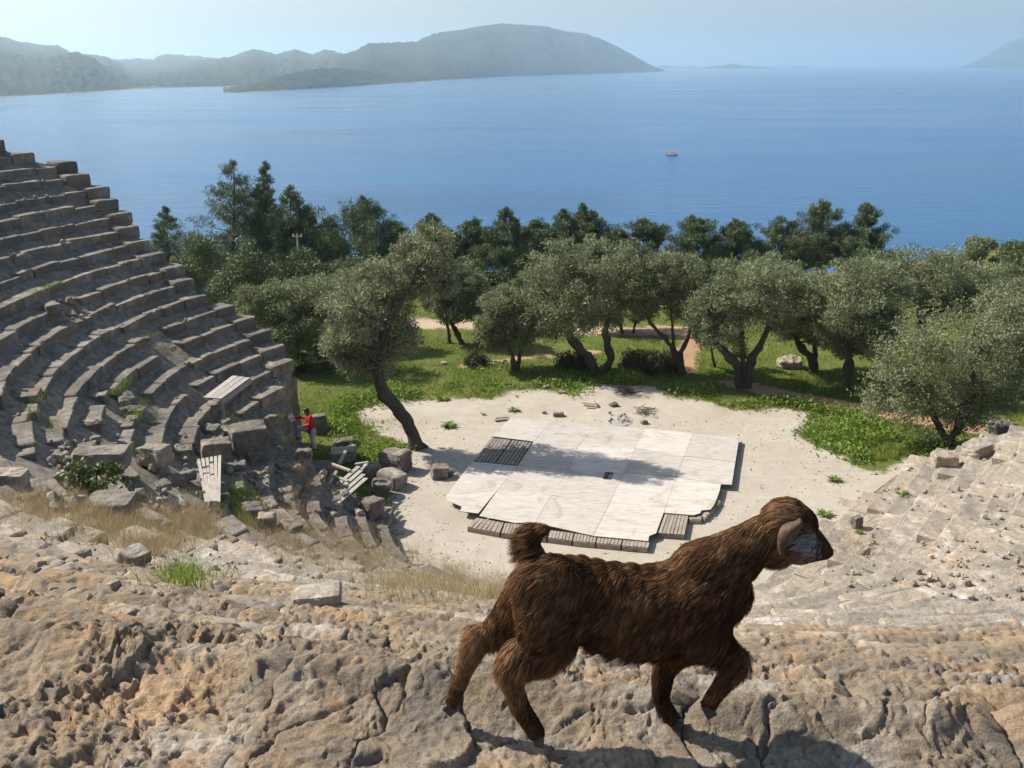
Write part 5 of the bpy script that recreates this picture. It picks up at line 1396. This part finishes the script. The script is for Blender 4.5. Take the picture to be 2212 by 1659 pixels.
    hip = gp(620, 500); head0 = gp(1830, 260); wth = gp(1430, 380); kneeZ = gp(500, 930)[2]
    hx = head0[0]
    def dirf(p, nn):
        d = np.tile(np.array([-.75, 0, -.62]), (len(p), 1))
        hd = sstep(hx - .05, hx + .03, p[:, 0]); d = d*(1 - hd)[:, None] + hd[:, None]*np.array([-.85, 0, -.25])
        leg = sstep(kneeZ + .03, kneeZ - .04, p[:, 2]); d = d*(1 - leg)[:, None] + leg[:, None]*np.array([-.15, 0, -1.0])
        tl = (p[:, 0] < gp(720, 400)[0]) & (p[:, 2] > gp(600, 430)[2]); d[tl] = np.array([-.95, 0, .15])
        rump = (p[:, 0] < gp(640, 500)[0]) & ~tl & (p[:, 2] > kneeZ); d[rump] = np.array([-.45, 0, -.95])
        return d
    def Lf(p):
        L = np.full(len(p), .026)
        L *= 1 + .5*sstep(gp(900, 700)[2], gp(900, 880)[2], p[:, 2])*(p[:, 2] > kneeZ - .02)      # belly fringe
        hd = sstep(hx - .02, hx + .05, p[:, 0]); L *= 1 - .45*hd
        mz = sstep(gp(1960, 300)[0], gp(2010, 300)[0], p[:, 0]); L *= 1 - .75*mz
        leg = sstep(kneeZ + .06, kneeZ - .02, p[:, 2])*(1 - ((p[:, 0] > gp(860, 0)[0]) & (p[:, 0] < gp(1330, 0)[0]))); L *= 1 - .5*leg
        low = sstep(gp(600, 1080)[2], gp(600, 1200)[2], p[:, 2]); L *= 1 - .45*low
        tl = (p[:, 0] < gp(660, 400)[0]) & (p[:, 2] > gp(600, 480)[2]); L[tl] *= 1.7
        return L
    PATCH = np.array([gp(*q)[[0, 2]] for q in ((1938, 262), (1990, 262), (2010, 305), (2022, 385), (1990, 405), (1950, 372), (1905, 325), (1925, 290))])
    def palef(p):
        sd = poly_sd(p[:, 0], p[:, 2], PATCH); return .95*sstep(-.014, .008, sd + .010*vnoise(p*70, 320))
    def tintf(p):
        t = np.full(len(p), .42)
        t += .24*sstep(kneeZ + .13, kneeZ + .02, p[:, 2])*sstep(gp(900, 0)[0], gp(700, 0)[0], p[:, 0])     # tawny hind legs, sunlit tone painted into the coat
        t += .26*sstep(hx - .05, hx + .02, p[:, 0])*(1 - sstep(gp(2000, 0)[0], gp(2040, 0)[0], p[:, 0])*1.9); fq = gp(1985, 215); t -= .55*np.exp(-((p[:, 0] - fq[0])**2 + (p[:, 2] - fq[2])**2)/.028**2); bq = gp(1940, 222); t += .45*np.exp(-((p[:, 0] - bq[0])**2 + (p[:, 2] - bq[2])**2)/.012**2); t += .10*sstep(gp(640, 0)[0], gp(540, 0)[0], p[:, 0])  # sunlit head and rump painted lighter; dark tuft and tan brow are markings
        t -= .25*sstep(gp(600, 1020)[2], gp(600, 1130)[2], p[:, 2])
        t += .06*sstep(wth[2] - .10, wth[2], p[:, 2]) 
        return t + .15*vnoise(p*9, 310)
    strands("coat", 150000, lambda p, q: np.where(p[:, 0] > gp(2035, 300)[0], .55, 1.0), Lf, .0013, 5, dirf, tintf)
    return root
build_goat()

# ------------------------------------------------------------------ the visitor on the lower tiers
def build_person():
    Y0 = on_z(682, 976, 1.35)[1]
    def pp(X, Yp, dy=0.0): return on_y((600 + X*.07838)*SC, (880 + Yp*.07836)*SC, Y0 + dy)
    foot = pp(1270, 1530)
    J = dict(head=pp(1000, 420), hair=pp(1015, 395), neck=pp(1060, 530), sh_n=pp(1130, 600, -.16), sh_f=pp(1040, 590, .17), chest=pp(1120, 680), waist=pp(1160, 840), hip_n=pp(1200, 960, -.09), hip_f=pp(1130, 960, .09),
             el_n=pp(1110, 800, -.24), wr_n=pp(935, 845, -.12), el_f=pp(900, 585, .26), wr_f=pp(730, 600, .22), knee_f=pp(800, 870, .12), an_f=pp(830, 1150, .12), toe_f=pp(745, 1195, .13), knee_n=pp(1185, 1215, -.10), an_n=pp(1262, 1460, -.10), toe_n=pp(1190, 1525, -.12))
    skin = plain("skin", (.42, .25, .17), .6, .35, .06, 20); red = plain("red_fleece", (.34, .022, .028), .85, .2, .3, 30); jean = plain("pale_blue_denim", (.30, .36, .42), .85, .2, .15, 60); dk = plain("dark_shoes", (.05, .04, .035), .7, .3, .2, 40); hr = plain("dark_brown_hair", (.028, .017, .011), .6, .4, .3, 60)
    B = Skin()
    B.ball(J['head'], (.085, .075, .108)); B.ball(J['head'] + np.array([-.035, 0, -.05]), (.055, .052, .062)); B.ball(J['head'] + np.array([-.092, 0, -.018]), (.017, .012, .02))
    for s in (-1, 1): B.ball(J['head'] + np.array([.01, s*.076, -.01]), (.02, .010, .03))
    B.chain([J['head'] + np.array([.03, 0, -.06]), J['neck'], J['chest']], [.052, .055, .10])
    B.chain([J['neck'] + np.array([.01, 0, -.10]), J['chest'], J['waist'], (J['hip_n'] + J['hip_f'])/2], [.105, .125, .115, .13], (.85, 1.25, 1))
    for s, e, w in (('sh_n', 'el_n', 'wr_n'), ('sh_f', 'el_f', 'wr_f')):
        B.chain([J['chest'] + (J[s] - J['chest'])*.5, J[s], J[e]], [.07, .055, .042]); B.chain([J[e], J[w]], [.042, .028])
        d = J[w] - J[e]; d /= np.linalg.norm(d); sd = np.array([0, 1., 0]); up = np.cross(d, sd); 
        hc = J[w] + d*.05; B.chain([J[w], hc], [.027, .030], (1, 1.2, .7)); fl = (.072, .082, .078, .062)
        for q in range(4):
            o = hc + sd*(q - 1.5)*.021 + d*.03; B.chain([o, o + d*fl[q]*.5 - up*.006, o + d*fl[q] - up*.028], [.0095, .009, .008])
        B.chain([hc - sd*.03, hc - sd*.055 + d*.03, hc - sd*.05 + d*.06], [.012, .0105, .009])
    for h, k, a, t in (('hip_n', 'knee_n', 'an_n', 'toe_n'), ('hip_f', 'knee_f', 'an_f', 'toe_f')):
        B.chain([J[h], J[k]], [.088, .060]); B.chain([J[k], J[k]*.6 + J[a]*.4 + np.array([.02, 0, 0]), J[a]], [.06, .054, .038]); B.chain([J[a], J[a]*.4 + J[t]*.6, J[t]], [.04, .034, .03], (1, 1, .8))
    body = B.fuse("person", .011, 3, skin)
    tag(body, "person in a red jacket and pale jeans stepping over the ruined tiers, holding white paper", "person")
    C = Skin(); g = .018
    C.chain([J['neck'] + np.array([.01, 0, -.03]), J['neck'] + np.array([.01, 0, -.10]), J['chest'], J['waist'], (J['hip_n'] + J['hip_f'])/2 + np.array([0, 0, .02])], [.075, .11 + g, .130 + g, .125 + g, .135 + g], (.88, 1.25, 1))
    for s, e, w in (('sh_n', 'el_n', 'wr_n'), ('sh_f', 'el_f', 'wr_f')):
        C.chain([J['chest'] + (J[s] - J['chest'])*.5, J[s], J[e]], [.09, .072, .060]); C.chain([J[e], J[w]], [.058, .043])
    C.fuse("jacket", .013, 3, red, body)
    D = Skin(); D.ball((J['hip_n'] + J['hip_f'])/2 + np.array([0, 0, -.04]), (.13, .165, .12))
    for h, k, a in (('hip_n', 'knee_n', 'an_n'), ('hip_f', 'knee_f', 'an_f')):
        D.chain([J[h], J[k]], [.104, .076]); D.chain([J[k], J[a]], [.076, .056])
    D.fuse("trousers", .013, 3, jean, body)
    for a, t in (('an_n', 'toe_n'), ('an_f', 'toe_f')):
        E = Skin(); E.chain([J[a] + np.array([.03, 0, -.02]), J[a]*.4 + J[t]*.6, J[t]], [.05, .045, .038], (1, 1, .8)); E.fuse("shoe", .011, 2, dk, body)
    Hh = Skin(); Hh.ball(J['head'] + np.array([.02, 0, .035]), (.098, .090, .095)); Hh.ball(J['head'] + np.array([.055, 0, -.03]), (.062, .078, .085)); Hh.ball(J['head'] + np.array([-.04, 0, .075]), (.055, .065, .035)); Hh.fuse("hair", .011, 2, hr, body)
    wht = plain("white_paper", (.78, .77, .76), .8, .2, .04, 30)
    A = Acc(); c = pp(605, 600, .20); Mx = rotm(.25, -.45, .35); A.add(box_v(c, (.085, .006, .135), Mx), BOXF); A.add(box_v(c + Mx @ np.array([.012, -.012, .012]), (.07, .003, .12), Mx), BOXF)
    o = A.build("paper_sheet", wht); tag(o, "folded white paper held out by the person in the red jacket", "paper")
build_person()

# ------------------------------------------------------------------ haze (one closed box of air)
def build_haze():
    m = bpy.data.materials.new("sea_haze"); m.use_nodes = True; nt = m.node_tree; nt.nodes.clear()
    v = nt.nodes.new("ShaderNodeVolumePrincipled"); o = nt.nodes.new("ShaderNodeOutputMaterial")
    v.inputs["Color"].default_value = (.72, .90, 1.0, 1); v.inputs["Density"].default_value = HAZE_D; v.inputs["Anisotropy"].default_value = .55
    nt.links.new(v.outputs[0], o.inputs["Volume"])
    S = 41000.0; z0, z1 = -36.0, 330.0
    V = box_v((0, 150, (z0 + z1)/2), (S, S, (z1 - z0)/2))
    ob = np_mesh("haze", V, BOXF, m); ob['kind'] = 'stuff'
HAZE_D = 1.75e-4
build_haze()
